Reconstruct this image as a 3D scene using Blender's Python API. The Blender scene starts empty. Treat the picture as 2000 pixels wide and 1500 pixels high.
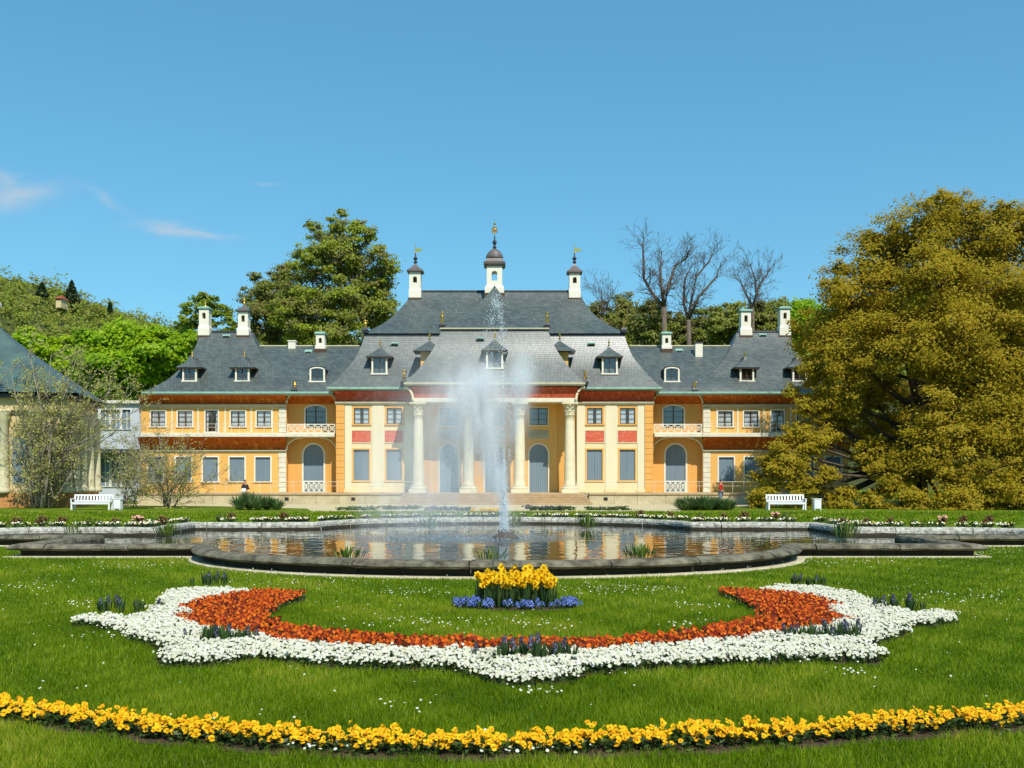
import bpy, math, random
import numpy as np
from mathutils import Vector, Matrix, Euler

random.seed(7)
RNG = np.random.default_rng(11)
R = math.radians
scene = bpy.context.scene
COL = scene.collection

# ------------------------------------------------------------------ camera
F, H, HY, CX = 1950.0, 1.65, 940.0, 1000.0      # focal in photo pixels, eye height, horizon row, centre column
cam_d = bpy.data.cameras.new("camera"); cam = bpy.data.objects.new("camera", cam_d); COL.objects.link(cam)
cam.location = (0, 0, H); cam.rotation_euler = (R(90), 0, 0)
cam_d.sensor_width = 36.0; cam_d.lens = 36.0 * F / 2000.0; cam_d.shift_y = (HY - 750.0) / 2000.0
cam_d.clip_start = 0.1; cam_d.clip_end = 5000
scene.camera = cam

# ------------------------------------------------------------------ sun, sky, exposure
SUN_EL, SUN_AZ = R(50), R(20)                     # azimuth to the right of straight behind the camera
sun_dir = Vector((math.sin(SUN_AZ) * math.cos(SUN_EL), -math.cos(SUN_AZ) * math.cos(SUN_EL), math.sin(SUN_EL)))
sl = bpy.data.lights.new("sun", 'SUN'); sun = bpy.data.objects.new("sun", sl); COL.objects.link(sun)
sl.energy = 4.2; sl.angle = R(0.5); sl.color = (1.0, 0.95, 0.86)
sun.rotation_euler = sun_dir.to_track_quat('Z', 'Y').to_euler(); sun.location = (20, -40, 60)

world = bpy.data.worlds.new("World"); scene.world = world; world.use_nodes = True
wn = world.node_tree.nodes; wl = world.node_tree.links
wn.clear()
w_out = wn.new('ShaderNodeOutputWorld'); bg = wn.new('ShaderNodeBackground')
sky = wn.new('ShaderNodeTexSky'); sky.sky_type = 'NISHITA'; sky.sun_disc = False
sky.sun_elevation = SUN_EL; sky.sun_rotation = R(180) - SUN_AZ
sky.altitude = 0; sky.air_density = 1.0; sky.dust_density = 0.25; sky.ozone_density = 2.6
bg.inputs['Strength'].default_value = 0.105
hsv = wn.new('ShaderNodeHueSaturation'); hsv.inputs['Saturation'].default_value = 1.22; hsv.inputs['Hue'].default_value = 0.487
hsv.inputs['Value'].default_value = 1.0
wl.new(sky.outputs[0], hsv.inputs['Color'])
# clear spring air: a flatter, slightly cyan blue from zenith to horizon
gam = wn.new('ShaderNodeGamma'); gam.inputs[1].default_value = 0.6; wl.new(hsv.outputs[0], gam.inputs[0])
tin = wn.new('ShaderNodeMix'); tin.data_type = 'RGBA'; tin.blend_type = 'MULTIPLY'; tin.inputs['Factor'].default_value = 1.0; tin.inputs['B'].default_value = (1.10, 1.86, 2.17, 1)
wl.new(gam.outputs[0], tin.inputs['A'])
# thin cirrus wisps low in the sky
tc = wn.new('ShaderNodeTexCoord'); sep = wn.new('ShaderNodeSeparateXYZ'); wl.new(tc.outputs['Generated'], sep.inputs[0])
def wmath(op, a, b=None, c=None):
    n = wn.new('ShaderNodeMath'); n.operation = op
    for i, v in enumerate((a, b, c)):
        if v is None: continue
        if isinstance(v, (int, float)): n.inputs[i].default_value = v
        else: wl.new(v, n.inputs[i])
    return n.outputs[0]
yy = wmath('MAXIMUM', sep.outputs[1], 0.05)
uu = wmath('DIVIDE', sep.outputs[0], yy); vv = wmath('DIVIDE', sep.outputs[2], yy)
cmb = wn.new('ShaderNodeCombineXYZ'); wl.new(wmath('MULTIPLY', uu, 1.0), cmb.inputs[0]); wl.new(wmath('MULTIPLY', vv, 2.6), cmb.inputs[1])
cn = wn.new('ShaderNodeTexNoise'); cn.inputs['Scale'].default_value = 22; cn.inputs['Detail'].default_value = 6; cn.inputs['Roughness'].default_value = 0.55
wl.new(cmb.outputs[0], cn.inputs['Vector'])
nz = wmath('SUBTRACT', cn.outputs[0], 0.5)
tot = None
# (column, row, half-width, half-height, slope, strength) of each wisp as a direction in the sky
for (px, py, sx, sy, sk, am) in ((25, 385, 75, 20, -0.16, .55), (5, 350, 30, 16, 0.3, .35), (205, 388, 38, 10, 0.5, .28), (340, 447, 60, 12, 0.12, .5),
                                 (410, 458, 45, 8, 0.1, .3), (525, 358, 25, 6, 0, .18), (-230, 420, 120, 22, -.05, .5), (2350, 400, 110, 18, .06, .45)):
    du = wmath('SUBTRACT', uu, (px - CX) / F); dv = wmath('SUBTRACT', vv, (HY - py) / F)
    dv = wmath('ADD', dv, wmath('MULTIPLY', du, sk)); dv = wmath('ADD', dv, wmath('MULTIPLY', nz, 0.022)); du = wmath('ADD', du, wmath('MULTIPLY', nz, 0.05))
    a = wmath('POWER', wmath('DIVIDE', du, sx / F), 2.0); b = wmath('POWER', wmath('DIVIDE', dv, sy / F), 2.0)
    g = wmath('MULTIPLY', wmath('POWER', 2.718, wmath('MULTIPLY', wmath('ADD', a, b), -1.0)), am)
    tot = g if tot is None else wmath('ADD', tot, g)
tot = wmath('MULTIPLY', tot, wmath('GREATER_THAN', sep.outputs[1], 0.06))
mixw = wn.new('ShaderNodeMix'); mixw.data_type = 'RGBA'
wl.new(wmath('MINIMUM', tot, 0.8), mixw.inputs['Factor']); wl.new(tin.outputs['Result'], mixw.inputs['A']); mixw.inputs['B'].default_value = (4.5, 4.8, 5.2, 1)
wl.new(mixw.outputs['Result'], bg.inputs['Color']); wl.new(bg.outputs[0], w_out.inputs[0])

vs = scene.view_settings
vs.view_transform = 'Standard'; vs.look = 'None'; vs.gamma = 1.0; vs.use_curve_mapping = False; vs.exposure = 0.35
scene.render.engine = 'CYCLES'
cy = scene.cycles
cy.use_denoising = True; cy.max_bounces = 7; cy.diffuse_bounces = 3; cy.glossy_bounces = 3; cy.transmission_bounces = 4
cy.transparent_max_bounces = 10; cy.volume_bounces = 2; cy.volume_step_rate = 1.0; cy.volume_max_steps = 128
cy.caustics_reflective = False; cy.caustics_refractive = False

# ------------------------------------------------------------------ helpers
def X(px, D): return (px - CX) / F * D
def Z(py, D): return H - (py - HY) / F * D
def gnd(px, py, z=0.0):
    D = (H - z) * F / (py - HY)
    return Vector((X(px, D), D, z))
def lin(c): c = c / 255.0; return c / 12.92 if c <= 0.04045 else ((c + 0.055) / 1.055) ** 2.4
def C(r, g, b, k=0.8): return (lin(r) * k, lin(g) * k, lin(b) * k)

OFF = {}
class MB:
    def __init__(self): self.v = []; self.f = []; self.mi = []
    def quad(self, *p, m=0):
        n = len(self.v); self.v.extend([tuple(q) for q in p]); self.f.append(tuple(range(n, n + len(p)))); self.mi.append(m)
    def box(self, x0, x1, y0, y1, z0, z1, m=0):
        if x0 > x1: x0, x1 = x1, x0
        n = len(self.v)
        self.v += [(x0,y0,z0),(x1,y0,z0),(x1,y1,z0),(x0,y1,z0),(x0,y0,z1),(x1,y0,z1),(x1,y1,z1),(x0,y1,z1)]
        for q in ((0,3,2,1),(4,5,6,7),(0,1,5,4),(1,2,6,5),(2,3,7,6),(3,0,4,7)):
            self.f.append(tuple(n + i for i in q)); self.mi.append(m)
    def bbox(self, x0, x1, y0, y1, z0, z1, b=0.01, m=0):          # box with chamfered edges toward the viewer and top
        if x0 > x1: x0, x1 = x1, x0
        self.loops([[(x0+b,y0,z0+b),(x1-b,y0,z0+b),(x1-b,y0,z1-b),(x0+b,y0,z1-b)],
                    [(x0,y0+b,z0),(x1,y0+b,z0),(x1,y0+b,z1),(x0,y0+b,z1)],
                    [(x0,y1,z0),(x1,y1,z0),(x1,y1,z1),(x0,y1,z1)]], cap0=True, cap1=True, m=m)
    def loops(self, L, cap0=False, cap1=False, m=0, closed=True):
        n0 = len(self.v); k = len(L[0])
        for lp in L: self.v.extend([tuple(q) for q in lp])
        for a in range(len(L) - 1):
            for i in range(k if closed else k - 1):
                j = (i + 1) % k
                self.f.append((n0 + a*k + i, n0 + a*k + j, n0 + (a+1)*k + j, n0 + (a+1)*k + i)); self.mi.append(m)
        if cap0: self.f.append(tuple(n0 + i for i in range(k))[::-1]); self.mi.append(m)
        if cap1: self.f.append(tuple(n0 + (len(L)-1)*k + i for i in range(k))); self.mi.append(m)
    def lathe(self, cx, cy, prof, n=12, m=0):
        self.loops([[(cx + r*math.cos(2*math.pi*i/n), cy + r*math.sin(2*math.pi*i/n), z) for i in range(n)] for r, z in prof], True, True, m)
    def sqlathe(self, cx, cy, prof, m=0, ry=1.0):                  # four-sided stack
        self.loops([[(cx-r,cy-r*ry,z),(cx+r,cy-r*ry,z),(cx+r,cy+r*ry,z),(cx-r,cy+r*ry,z)] for r, z in prof], True, True, m)
    def tube(self, pts, rad, n=6, m=0):
        pts = [Vector(p) for p in pts]
        if not hasattr(rad, '__len__'): rad = [rad] * len(pts)
        L = []
        for i, p in enumerate(pts):
            d = (pts[min(i+1, len(pts)-1)] - pts[max(i-1, 0)])
            if d.length < 1e-9: d = Vector((0,0,1))
            d.normalize()
            a = d.cross(Vector((0,0,1)) if abs(d.z) < .9 else Vector((1,0,0))).normalized(); b = d.cross(a)
            L.append([p + (a*math.cos(2*math.pi*k/n) + b*math.sin(2*math.pi*k/n)) * rad[i] for k in range(n)])
        self.loops(L, True, True, m)
    def prism(self, poly, y0, y1, m=0):                            # polygon in XZ pushed along Y
        self.loops([[(x, y0, z) for x, z in poly], [(x, y1, z) for x, z in poly]], True, True, m)
    def build(self, name, mat, parent=None, smooth=False, local=False):
        me = bpy.data.meshes.new(name)
        o0 = Vector((0,0,0)) if (parent is None or local) else OFF.get(parent.name, Vector((0,0,0)))
        me.from_pydata([(x-o0.x, y-o0.y, z-o0.z) for x, y, z in self.v], [], self.f)
        mats = mat if isinstance(mat, (list, tuple)) else [mat]
        for mm in mats: me.materials.append(M[mm] if isinstance(mm, str) else mm)
        if len(mats) > 1: me.polygons.foreach_set('material_index', self.mi)
        if smooth: me.polygons.foreach_set('use_smooth', [True] * len(me.polygons))
        o = bpy.data.objects.new(name, me); COL.objects.link(o)
        if parent is not None: o.parent = parent
        OFF[o.name] = o0
        return o
def tag(o, label=None, cat=None, group=None, kind=None):
    if label: o['label'] = label
    if cat: o['category'] = cat
    if group: o['group'] = group
    if kind: o['kind'] = kind
    return o
def empty(name, loc, label=None, cat=None, group=None, rz=0.0):
    o = bpy.data.objects.new(name, None); COL.objects.link(o); o.location = loc; o.rotation_euler = (0, 0, rz)
    OFF[o.name] = Vector(loc); o.empty_display_size = .2
    return tag(o, label, cat, group)
def link_copy(src, parent=None, loc=None, rot=None, scale=None):
    o = src.copy(); COL.objects.link(o); o.parent = parent
    if loc is not None: o.location = loc
    if rot is not None: o.rotation_euler = rot
    if scale is not None: o.scale = (scale,)*3 if isinstance(scale, (int, float)) else scale
    return o

# ------------------------------------------------------------------ materials
M = {}
def nodemat(name):
    m = bpy.data.materials.new(name); m.use_nodes = True; M[name] = m
    nt = m.node_tree; return m, nt.nodes, nt.links, nt.nodes['Principled BSDF']
def mat(name, col, rough=.75, var=.12, scale=4.0, bump=0.0, bscale=None, spec=.3, metal=0.0, col2=None, detail=5, stretch=None, contrast=1.0):
    m, n, l, p = nodemat(name)
    t = n.new('ShaderNodeTexCoord'); mp = n.new('ShaderNodeMapping'); l.new(t.outputs['Object'], mp.inputs[0])
    if stretch: mp.inputs['Scale'].default_value = stretch
    nz = n.new('ShaderNodeTexNoise'); nz.inputs['Scale'].default_value = scale; nz.inputs['Detail'].default_value = detail; nz.inputs['Roughness'].default_value = .62
    l.new(mp.outputs[0], nz.inputs['Vector'])
    cr = n.new('ShaderNodeValToRGB'); c2 = col2 or tuple(min(1, c*(1+var)) for c in col); c1 = col if col2 else tuple(c*(1-var) for c in col)
    w = .2 / contrast
    cr.color_ramp.elements[0].position = .5 - w; cr.color_ramp.elements[1].position = .5 + w
    cr.color_ramp.elements[0].color = (*c1, 1); cr.color_ramp.elements[1].color = (*c2, 1)
    l.new(nz.outputs[0], cr.inputs[0]); l.new(cr.outputs[0], p.inputs['Base Color'])
    p.inputs['Roughness'].default_value = rough; p.inputs['Specular IOR Level'].default_value = spec; p.inputs['Metallic'].default_value = metal
    if bump:
        b = n.new('ShaderNodeBump'); b.inputs['Strength'].default_value = bump; b.inputs['Distance'].default_value = .03
        n2 = n.new('ShaderNodeTexNoise'); n2.inputs['Scale'].default_value = bscale or scale*4; n2.inputs['Detail'].default_value = 6
        l.new(mp.outputs[0], n2.inputs['Vector']); l.new(n2.outputs[0], b.inputs['Height']); l.new(b.outputs[0], p.inputs['Normal'])
    return m
def leafmat(name, cols, trans=.35, rough=.5, spec=.25):
    # colour picked per leaf from the 'tint' value stored on each face
    m, n, l, p = nodemat(name)
    a = n.new('ShaderNodeAttribute'); a.attribute_name = 'tint'
    cr = n.new('ShaderNodeValToRGB'); el = cr.color_ramp.elements
    while len(el) < len(cols): el.new(.5)
    for i, c in enumerate(cols): el[i].position = i / (len(cols)-1); el[i].color = (*c, 1)
    l.new(a.outputs['Fac'], cr.inputs[0]); l.new(cr.outputs[0], p.inputs['Base Color'])
    p.inputs['Roughness'].default_value = rough; p.inputs['Specular IOR Level'].default_value = spec
    tr = n.new('ShaderNodeBsdfTranslucent'); l.new(cr.outputs[0], tr.inputs['Color'])
    mx = n.new('ShaderNodeMixShader'); mx.inputs[0].default_value = trans
    l.new(p.outputs[0], mx.inputs[1]); l.new(tr.outputs[0], mx.inputs[2])
    l.new(mx.outputs[0], n['Material Output'].inputs['Surface'])
    return m

mat('plaster_yellow', C(246,188,102), .85, .10, .7, .15, 30, stretch=(1.6, 1.6, .35), contrast=.8)
mat('plaster_cream', C(244,222,172), .85, .07, .7, .12, 30, stretch=(1.6, 1.6, .35), contrast=.8)
mat('plaster_pale', C(240,228,192), .85, .07, .8, .1, 30, stretch=(1.6, 1.6, .35), contrast=.8)
mat('plaster_orange', C(238,176,94), .85, .10, .8, .15, 30, stretch=(1.6, 1.6, .35), contrast=.8)
mat('white_paint', C(246,239,218), .6, .05, 2.0, .05)
mat('stone_white', C(232,224,200), .8, .12, 3.0, .2, 18)
mat('column_stone', C(238,226,190), .8, .1, 2.0, .25, 14)
mat('cornice_grey', C(196,190,160), .8, .12, 2.0, .1)
mat('shutter_grey', C(128,146,158), .7, .06, 2.5, .1, stretch=(1, 1, .2))
mat('shutter_groove', C(70,82,92), .8, .05)
mat('wood_dark', C(88,68,52), .7, .2, 4, .2)
mat('gold', (0.85, 0.55, 0.12), .28, .05, 4, metal=1.0)
mat('lead_dark', C(62,66,72), .5, .2, 3, .2)
mat('copper_green', C(150,190,172), .6, .2, 3)
mat('copper_cap', C(110,100,96), .45, .2, 3, spec=.5)
mat('terrace_stone', C(216,202,164), .9, .2, 1.4, .3, 12, col2=C(176,164,130))
mat('step_stone', C(190,160,120), .9, .15, 2.0, .3, 12)
mat('interior_dark', (.02, .02, .022), .9)
mat('curtain', C(245,246,248), .9, .1, 6, .1, stretch=(6, 1, .3))
mat('bench_white', C(248,248,248), .45, .03, 6)
mat('bark', C(92,78,62), .9, .3, 3, .5, 20, stretch=(3, 3, .6))
mat('bark_grey', C(120,110,98), .9, .3, 3, .5, 20, stretch=(3, 3, .6))
mat('twig_dark', C(78,66,58), .9, .25, 3)
mat('twig_mid', C(106,92,80), .9, .25, 3)
mat('skin', C(214,160,128), .6, .05)
mat('soil', C(96,76,54), .95, .35, 9, .6, 40, col2=C(58,46,34))

def frieze_mat(name, base, dark, ochre, pale=None, scale=3.0, sz=1.0):
    # painted band: red ground with figures and scrolls in darker and ochre tones
    m, n, l, p = nodemat(name)
    t = n.new('ShaderNodeTexCoord'); mp = n.new('ShaderNodeMapping'); l.new(t.outputs['Object'], mp.inputs[0]); mp.inputs['Scale'].default_value = (scale, .3, scale*sz)
    v = n.new('ShaderNodeTexNoise'); v.inputs['Scale'].default_value = 1.0; v.inputs['Detail'].default_value = 4; v.inputs['Roughness'].default_value = .6; v.inputs['Distortion'].default_value = 1.2
    l.new(mp.outputs[0], v.inputs['Vector'])
    cr = n.new('ShaderNodeValToRGB'); el = cr.color_ramp.elements
    stops = [(.30, dark), (.42, base), (.55, base), (.64, ochre)] + ([(.70, pale)] if pale else [])
    while len(el) < len(stops): el.new(.5)
    for i, (q, c) in enumerate(stops): el[i].position = q; el[i].color = (*c, 1)
    l.new(v.outputs[0], cr.inputs[0]); l.new(cr.outputs[0], p.inputs['Base Color']); p.inputs['Roughness'].default_value = .85; p.inputs['Specular IOR Level'].default_value = .15
frieze_mat('frieze_red', C(184,82,52), C(124,52,40), C(208,130,82), C(150,140,120), 4.5, .7)
frieze_mat('frieze_brown', C(200,100,34), C(140,60,24), C(232,148,60), None, 3.6, .7)
frieze_mat('panel_red', C(220,106,80), C(184,78,64), C(232,150,118), C(214,178,190), 4.5, 1.6)

def slate_mat():
    m, n, l, p = nodemat('slate')
    t = n.new('ShaderNodeTexCoord'); s = n.new('ShaderNodeSeparateXYZ'); l.new(t.outputs['Object'], s.inputs[0])
    ad = n.new('ShaderNodeMath'); ad.operation = 'ADD'; l.new(s.outputs[0], ad.inputs[0]); l.new(s.outputs[1], ad.inputs[1])
    c = n.new('ShaderNodeCombineXYZ'); l.new(ad.outputs[0], c.inputs[0]); l.new(s.outputs[2], c.inputs[1])
    b = n.new('ShaderNodeTexBrick'); b.inputs['Scale'].default_value = 1.0; b.inputs['Brick Width'].default_value = .26; b.inputs['Row Height'].default_value = .17
    b.inputs['Mortar Size'].default_value = .012; b.inputs['Color1'].default_value = (*C(74,82,77), 1); b.inputs['Color2'].default_value = (*C(100,107,99), 1); b.inputs['Mortar'].default_value = (*C(46,54,56), 1)
    b.inputs['Bias'].default_value = 0.0
    l.new(c.outputs[0], b.inputs['Vector'])
    nz = n.new('ShaderNodeTexNoise'); nz.inputs['Scale'].default_value = .5; nz.inputs['Detail'].default_value = 6; l.new(t.outputs['Object'], nz.inputs['Vector'])
    mx = n.new('ShaderNodeMix'); mx.data_type = 'RGBA'; mx.blend_type = 'MULTIPLY'; mx.inputs['Factor'].default_value = 1
    cr = n.new('ShaderNodeValToRGB'); cr.color_ramp.elements[0].position = .35; cr.color_ramp.elements[1].position = .7
    cr.color_ramp.elements[0].color = (.84, .85, .87, 1); cr.color_ramp.elements[1].color = (1.08, 1.10, 1.07, 1)
    l.new(nz.outputs[0], cr.inputs[0]); l.new(b.outputs['Color'], mx.inputs['A']); l.new(cr.outputs[0], mx.inputs['B']); l.new(mx.outputs['Result'], p.inputs['Base Color'])
    p.inputs['Roughness'].default_value = .43; p.inputs['Specular IOR Level'].default_value = .95
    n2 = n.new('ShaderNodeTexNoise'); n2.inputs['Scale'].default_value = 3.2; n2.inputs['Detail'].default_value = 3; l.new(t.outputs['Object'], n2.inputs['Vector'])
    add = n.new('ShaderNodeMath'); add.operation = 'ADD'; l.new(b.outputs['Fac'], add.inputs[1]); l.new(n2.outputs[0], add.inputs[0]); add.use_clamp = False
    bp = n.new('ShaderNodeBump'); bp.inputs['Strength'].default_value = .28; bp.inputs['Distance'].default_value = .03; bp.invert = True
    l.new(add.outputs[0], bp.inputs['Height']); l.new(bp.outputs[0], p.inputs['Normal'])
slate_mat()

def glass_mat():
    m, n, l, p = nodemat('window_glass')
    g = n.new('ShaderNodeBsdfGlossy'); g.inputs['Roughness'].default_value = .04
    tr = n.new('ShaderNodeBsdfTransparent'); tr.inputs[0].default_value = (.85, .88, .88, 1)
    mx = n.new('ShaderNodeMixShader'); mx.inputs[0].default_value = .16
    l.new(tr.outputs[0], mx.inputs[1]); l.new(g.outputs[0], mx.inputs[2]); l.new(mx.outputs[0], n['Material Output'].inputs['Surface'])
glass_mat()

# ================================================================== ground
def lawn_mat():
    m, n, l, p = nodemat('lawn')
    t = n.new('ShaderNodeTexCoord')
    a = n.new('ShaderNodeTexNoise'); a.inputs['Scale'].default_value = .8; a.inputs['Detail'].default_value = 8; a.inputs['Roughness'].default_value = .7; l.new(t.outputs['Object'], a.inputs['Vector'])
    cr = n.new('ShaderNodeValToRGB'); cr.color_ramp.elements[0].position = .35; cr.color_ramp.elements[1].position = .68
    cr.color_ramp.elements[0].color = (.07, .115, .005, 1); cr.color_ramp.elements[1].color = (.16, .22, .008, 1)
    l.new(a.outputs[0], cr.inputs[0]); l.new(cr.outputs[0], p.inputs['Base Color']); p.inputs['Roughness'].default_value = .8; p.inputs['Specular IOR Level'].default_value = .1
    b = n.new('ShaderNodeBump'); b.inputs['Strength'].default_value = .8; b.inputs['Distance'].default_value = .05
    a2 = n.new('ShaderNodeTexNoise'); a2.inputs['Scale'].default_value = 25; a2.inputs['Detail'].default_value = 6; l.new(t.outputs['Object'], a2.inputs['Vector'])
    l.new(a2.outputs[0], b.inputs['Height']); l.new(b.outputs[0], p.inputs['Normal'])
lawn_mat()
mat('gravel', C(222,206,164), .95, .12, 2.0, .5, 30, col2=C(200,184,144))
g = MB(); g.quad((-2500,-60,0),(2500,-60,0),(2500,3500,0),(-2500,3500,0)); tag(g.build('lawn', 'lawn'), kind='structure')
g = MB()
g.quad((-60,52.6,.004),(60,52.6,.004),(60,54.6,.004),(-60,54.6,.004)); tag(g.build('garden_path', 'gravel'), kind='structure')
g = MB()
def gp(px, D): return (X(px, D), D, .008)
poly = [gp(610, 54.2), gp(1330, 54.2), gp(1330, 60), gp(1500, 67.5), gp(1700, 68), gp(1700, 71.5), gp(230, 71.5), gp(230, 68), gp(420, 66), gp(600, 60)]
g.quad(*poly); tag(g.build('gravel_forecourt', 'gravel'), kind='structure')

# ================================================================== pond
PC = Vector((-0.32, 27.4))
def arc(cx, cy, rx, ry, a0, a1, n): return [(cx + rx*math.cos(R(a0 + (a1-a0)*i/n)), cy + ry*math.sin(R(a0 + (a1-a0)*i/n))) for i in range(n+1)]
def pond_outline():
    # one quarter, mirrored: front bulge, straight run, side wall, lobe
    q = [(5.15*math.sin(R(a)) , -10.15 + 4.05*(1-math.cos(R(a)))*.62) for a in ()]
    pts = []
    for i in range(0, 15):                                # front bulge from the axis to its shoulder
        x = 5.35 * i / 14; pts.append((x, -5.45 - 4.7*math.sqrt(max(0, 1 - (x/6.05)**2))))
    pts += [(5.72, -7.0), (5.93, -6.45), (6.05, -5.95), (6.22, -5.62), (6.5, -5.5)]
    pts += [(10.1, -5.5), (10.1, -1.85), (13.4, -1.85)]
    pts += [(13.4 + 1.85*math.sin(R(a)), -1.85*math.cos(R(a))) for a in (25, 50, 75, 90)]
    right = pts + [(x, -y) for x, y in pts[::-1][1:]]
    # back side: straight runs end sooner and the centre bulges further away
    full = right + [(-x, y) for x, y in right[::-1][1:-1]]
    return [(PC.x + x, PC.y + y) for x, y in full]
OUT = pond_outline()
def resample(poly, step):
    out = []; n = len(poly)
    for i in range(n):
        a = Vector(poly[i]); b = Vector(poly[(i+1) % n]); L = (b-a).length; k = max(1, int(L/step))
        out += [tuple(a.lerp(b, j/k)) for j in range(k)]
    return out
OUT2 = resample(OUT, .35)
def offset(poly):
    n = len(poly); nr = []
    for i in range(n):
        p0 = Vector(poly[i-1]); p1 = Vector(poly[i]); p2 = Vector(poly[(i+1) % n])
        a = (p1-p0).normalized(); b = (p2-p1).normalized()
        na = Vector((a.y, -a.x)); nb = Vector((b.y, -b.x)); m = na + nb
        if m.length < 1e-6: m = na
        m.normalize(); k = 1 / max(.6, m.dot(na)); nr.append(m*k)
    return nr
NRM = offset(OUT2)
cen = PC
if sum((Vector(p)-cen).dot(n) for p, n in zip(OUT2, NRM)) < 0: NRM = [-n for n in NRM]
WZ = .05
def water_mat():
    m, n, l, p = nodemat('pond_water')
    p.inputs['Base Color'].default_value = (.022, .026, .018, 1); p.inputs['Roughness'].default_value = .03; p.inputs['IOR'].default_value = 1.33; p.inputs['Specular IOR Level'].default_value = .5
    t = n.new('ShaderNodeTexCoord'); mp = n.new('ShaderNodeMapping'); mp.inputs['Scale'].default_value = (1.0, .8, 1); l.new(t.outputs['Object'], mp.inputs[0])
    a = n.new('ShaderNodeTexNoise'); a.inputs['Scale'].default_value = 1.9; a.inputs['Detail'].default_value = 1.5; a.inputs['Roughness'].default_value = .5; l.new(mp.outputs[0], a.inputs['Vector'])
    # rougher water where the spray comes down
    sub = n.new('ShaderNodeVectorMath'); sub.operation = 'SUBTRACT'; sub.inputs[1].default_value = (-1.55, 28.2, WZ); l.new(t.outputs['Object'], sub.inputs[0])
    sc = n.new('ShaderNodeVectorMath'); sc.operation = 'MULTIPLY'; sc.inputs[1].default_value = (1/3.3, 1/2.6, 0); l.new(sub.outputs[0], sc.inputs[0])
    ln = n.new('ShaderNodeVectorMath'); ln.operation = 'LENGTH'; l.new(sc.outputs[0], ln.inputs[0])
    mr = n.new('ShaderNodeMapRange'); mr.inputs['From Min'].default_value = .45; mr.inputs['From Max'].default_value = 1.15; mr.inputs['To Min'].default_value = 1; mr.inputs['To Max'].default_value = 0; l.new(ln.outputs['Value'], mr.inputs['Value'])
    b = n.new('ShaderNodeTexNoise'); b.inputs['Scale'].default_value = 14; b.inputs['Detail'].default_value = 4; l.new(mp.outputs[0], b.inputs['Vector'])
    mul = n.new('ShaderNodeMath'); mul.operation = 'MULTIPLY'; l.new(b.outputs[0], mul.inputs[0]); l.new(mr.outputs[0], mul.inputs[1])
    mad = n.new('ShaderNodeMath'); mad.operation = 'MULTIPLY_ADD'; l.new(mul.outputs[0], mad.inputs[0]); mad.inputs[1].default_value = 2.2; l.new(a.outputs[0], mad.inputs[2])
    bp = n.new('ShaderNodeBump'); bp.inputs['Strength'].default_value = .26; bp.inputs['Distance'].default_value = .05; l.new(mad.outputs[0], bp.inputs['Height']); l.new(bp.outputs[0], p.inputs['Normal'])
    cm = n.new('ShaderNodeMix'); cm.data_type = 'RGBA'; cm.inputs['A'].default_value = (.022, .026, .018, 1); cm.inputs['B'].default_value = (.05, .10, .13, 1)  # bluer base colour painted in for sky reflected by the rough patch
    l.new(mr.outputs[0], cm.inputs['Factor']); l.new(cm.outputs['Result'], p.inputs['Base Color'])
    ra = n.new('ShaderNodeMath'); ra.operation = 'MULTIPLY_ADD'; l.new(mr.outputs[0], ra.inputs[0]); ra.inputs[1].default_value = .2; ra.inputs[2].default_value = .03; l.new(ra.outputs[0], p.inputs['Roughness'])
water_mat()
g = MB(); g.quad(*[(x, y, WZ) for x, y in OUT2]); tag(g.build('pond_water', 'pond_water'), kind='structure')
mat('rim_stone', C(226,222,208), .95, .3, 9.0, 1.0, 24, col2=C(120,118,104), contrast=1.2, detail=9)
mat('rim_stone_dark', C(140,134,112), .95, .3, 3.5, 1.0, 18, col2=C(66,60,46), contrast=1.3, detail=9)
mat('rim_base', C(66,60,46), .95, .3, 3.0, .5, 14)  # wet stain on the inner face; also shade painted into the recess under the coping
mat('rim_footing', C(206,194,160), .9, .2, 3.0, .4, 14)
# stone rim: footing, recessed base and rounded coping, cut into single stones
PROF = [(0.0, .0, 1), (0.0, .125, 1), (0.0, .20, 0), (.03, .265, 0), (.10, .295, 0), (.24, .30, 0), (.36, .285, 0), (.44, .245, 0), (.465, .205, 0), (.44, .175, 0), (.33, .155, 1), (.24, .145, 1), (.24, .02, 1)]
FOOT = [(.22, 0.0), (.22, .035), (.50, .035), (.52, .02), (.52, 0.0)]
rim = empty('pond_rim', (PC.x, PC.y, 0), 'weathered grey stone coping wall curving round the whole fountain pond', 'pond wall')
n2 = len(OUT2)
def corner_idx():
    return [i for i in range(n2) if NRM[i].length > 1.05]
i = 0; cuts = [0]; acc = 0
target = 1.7
for k in range(1, n2):
    acc += (Vector(OUT2[k]) - Vector(OUT2[k-1])).length
    if acc >= target: cuts.append(k); acc = 0; target = random.uniform(1.4, 2.1)
cuts.append(n2)
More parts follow.
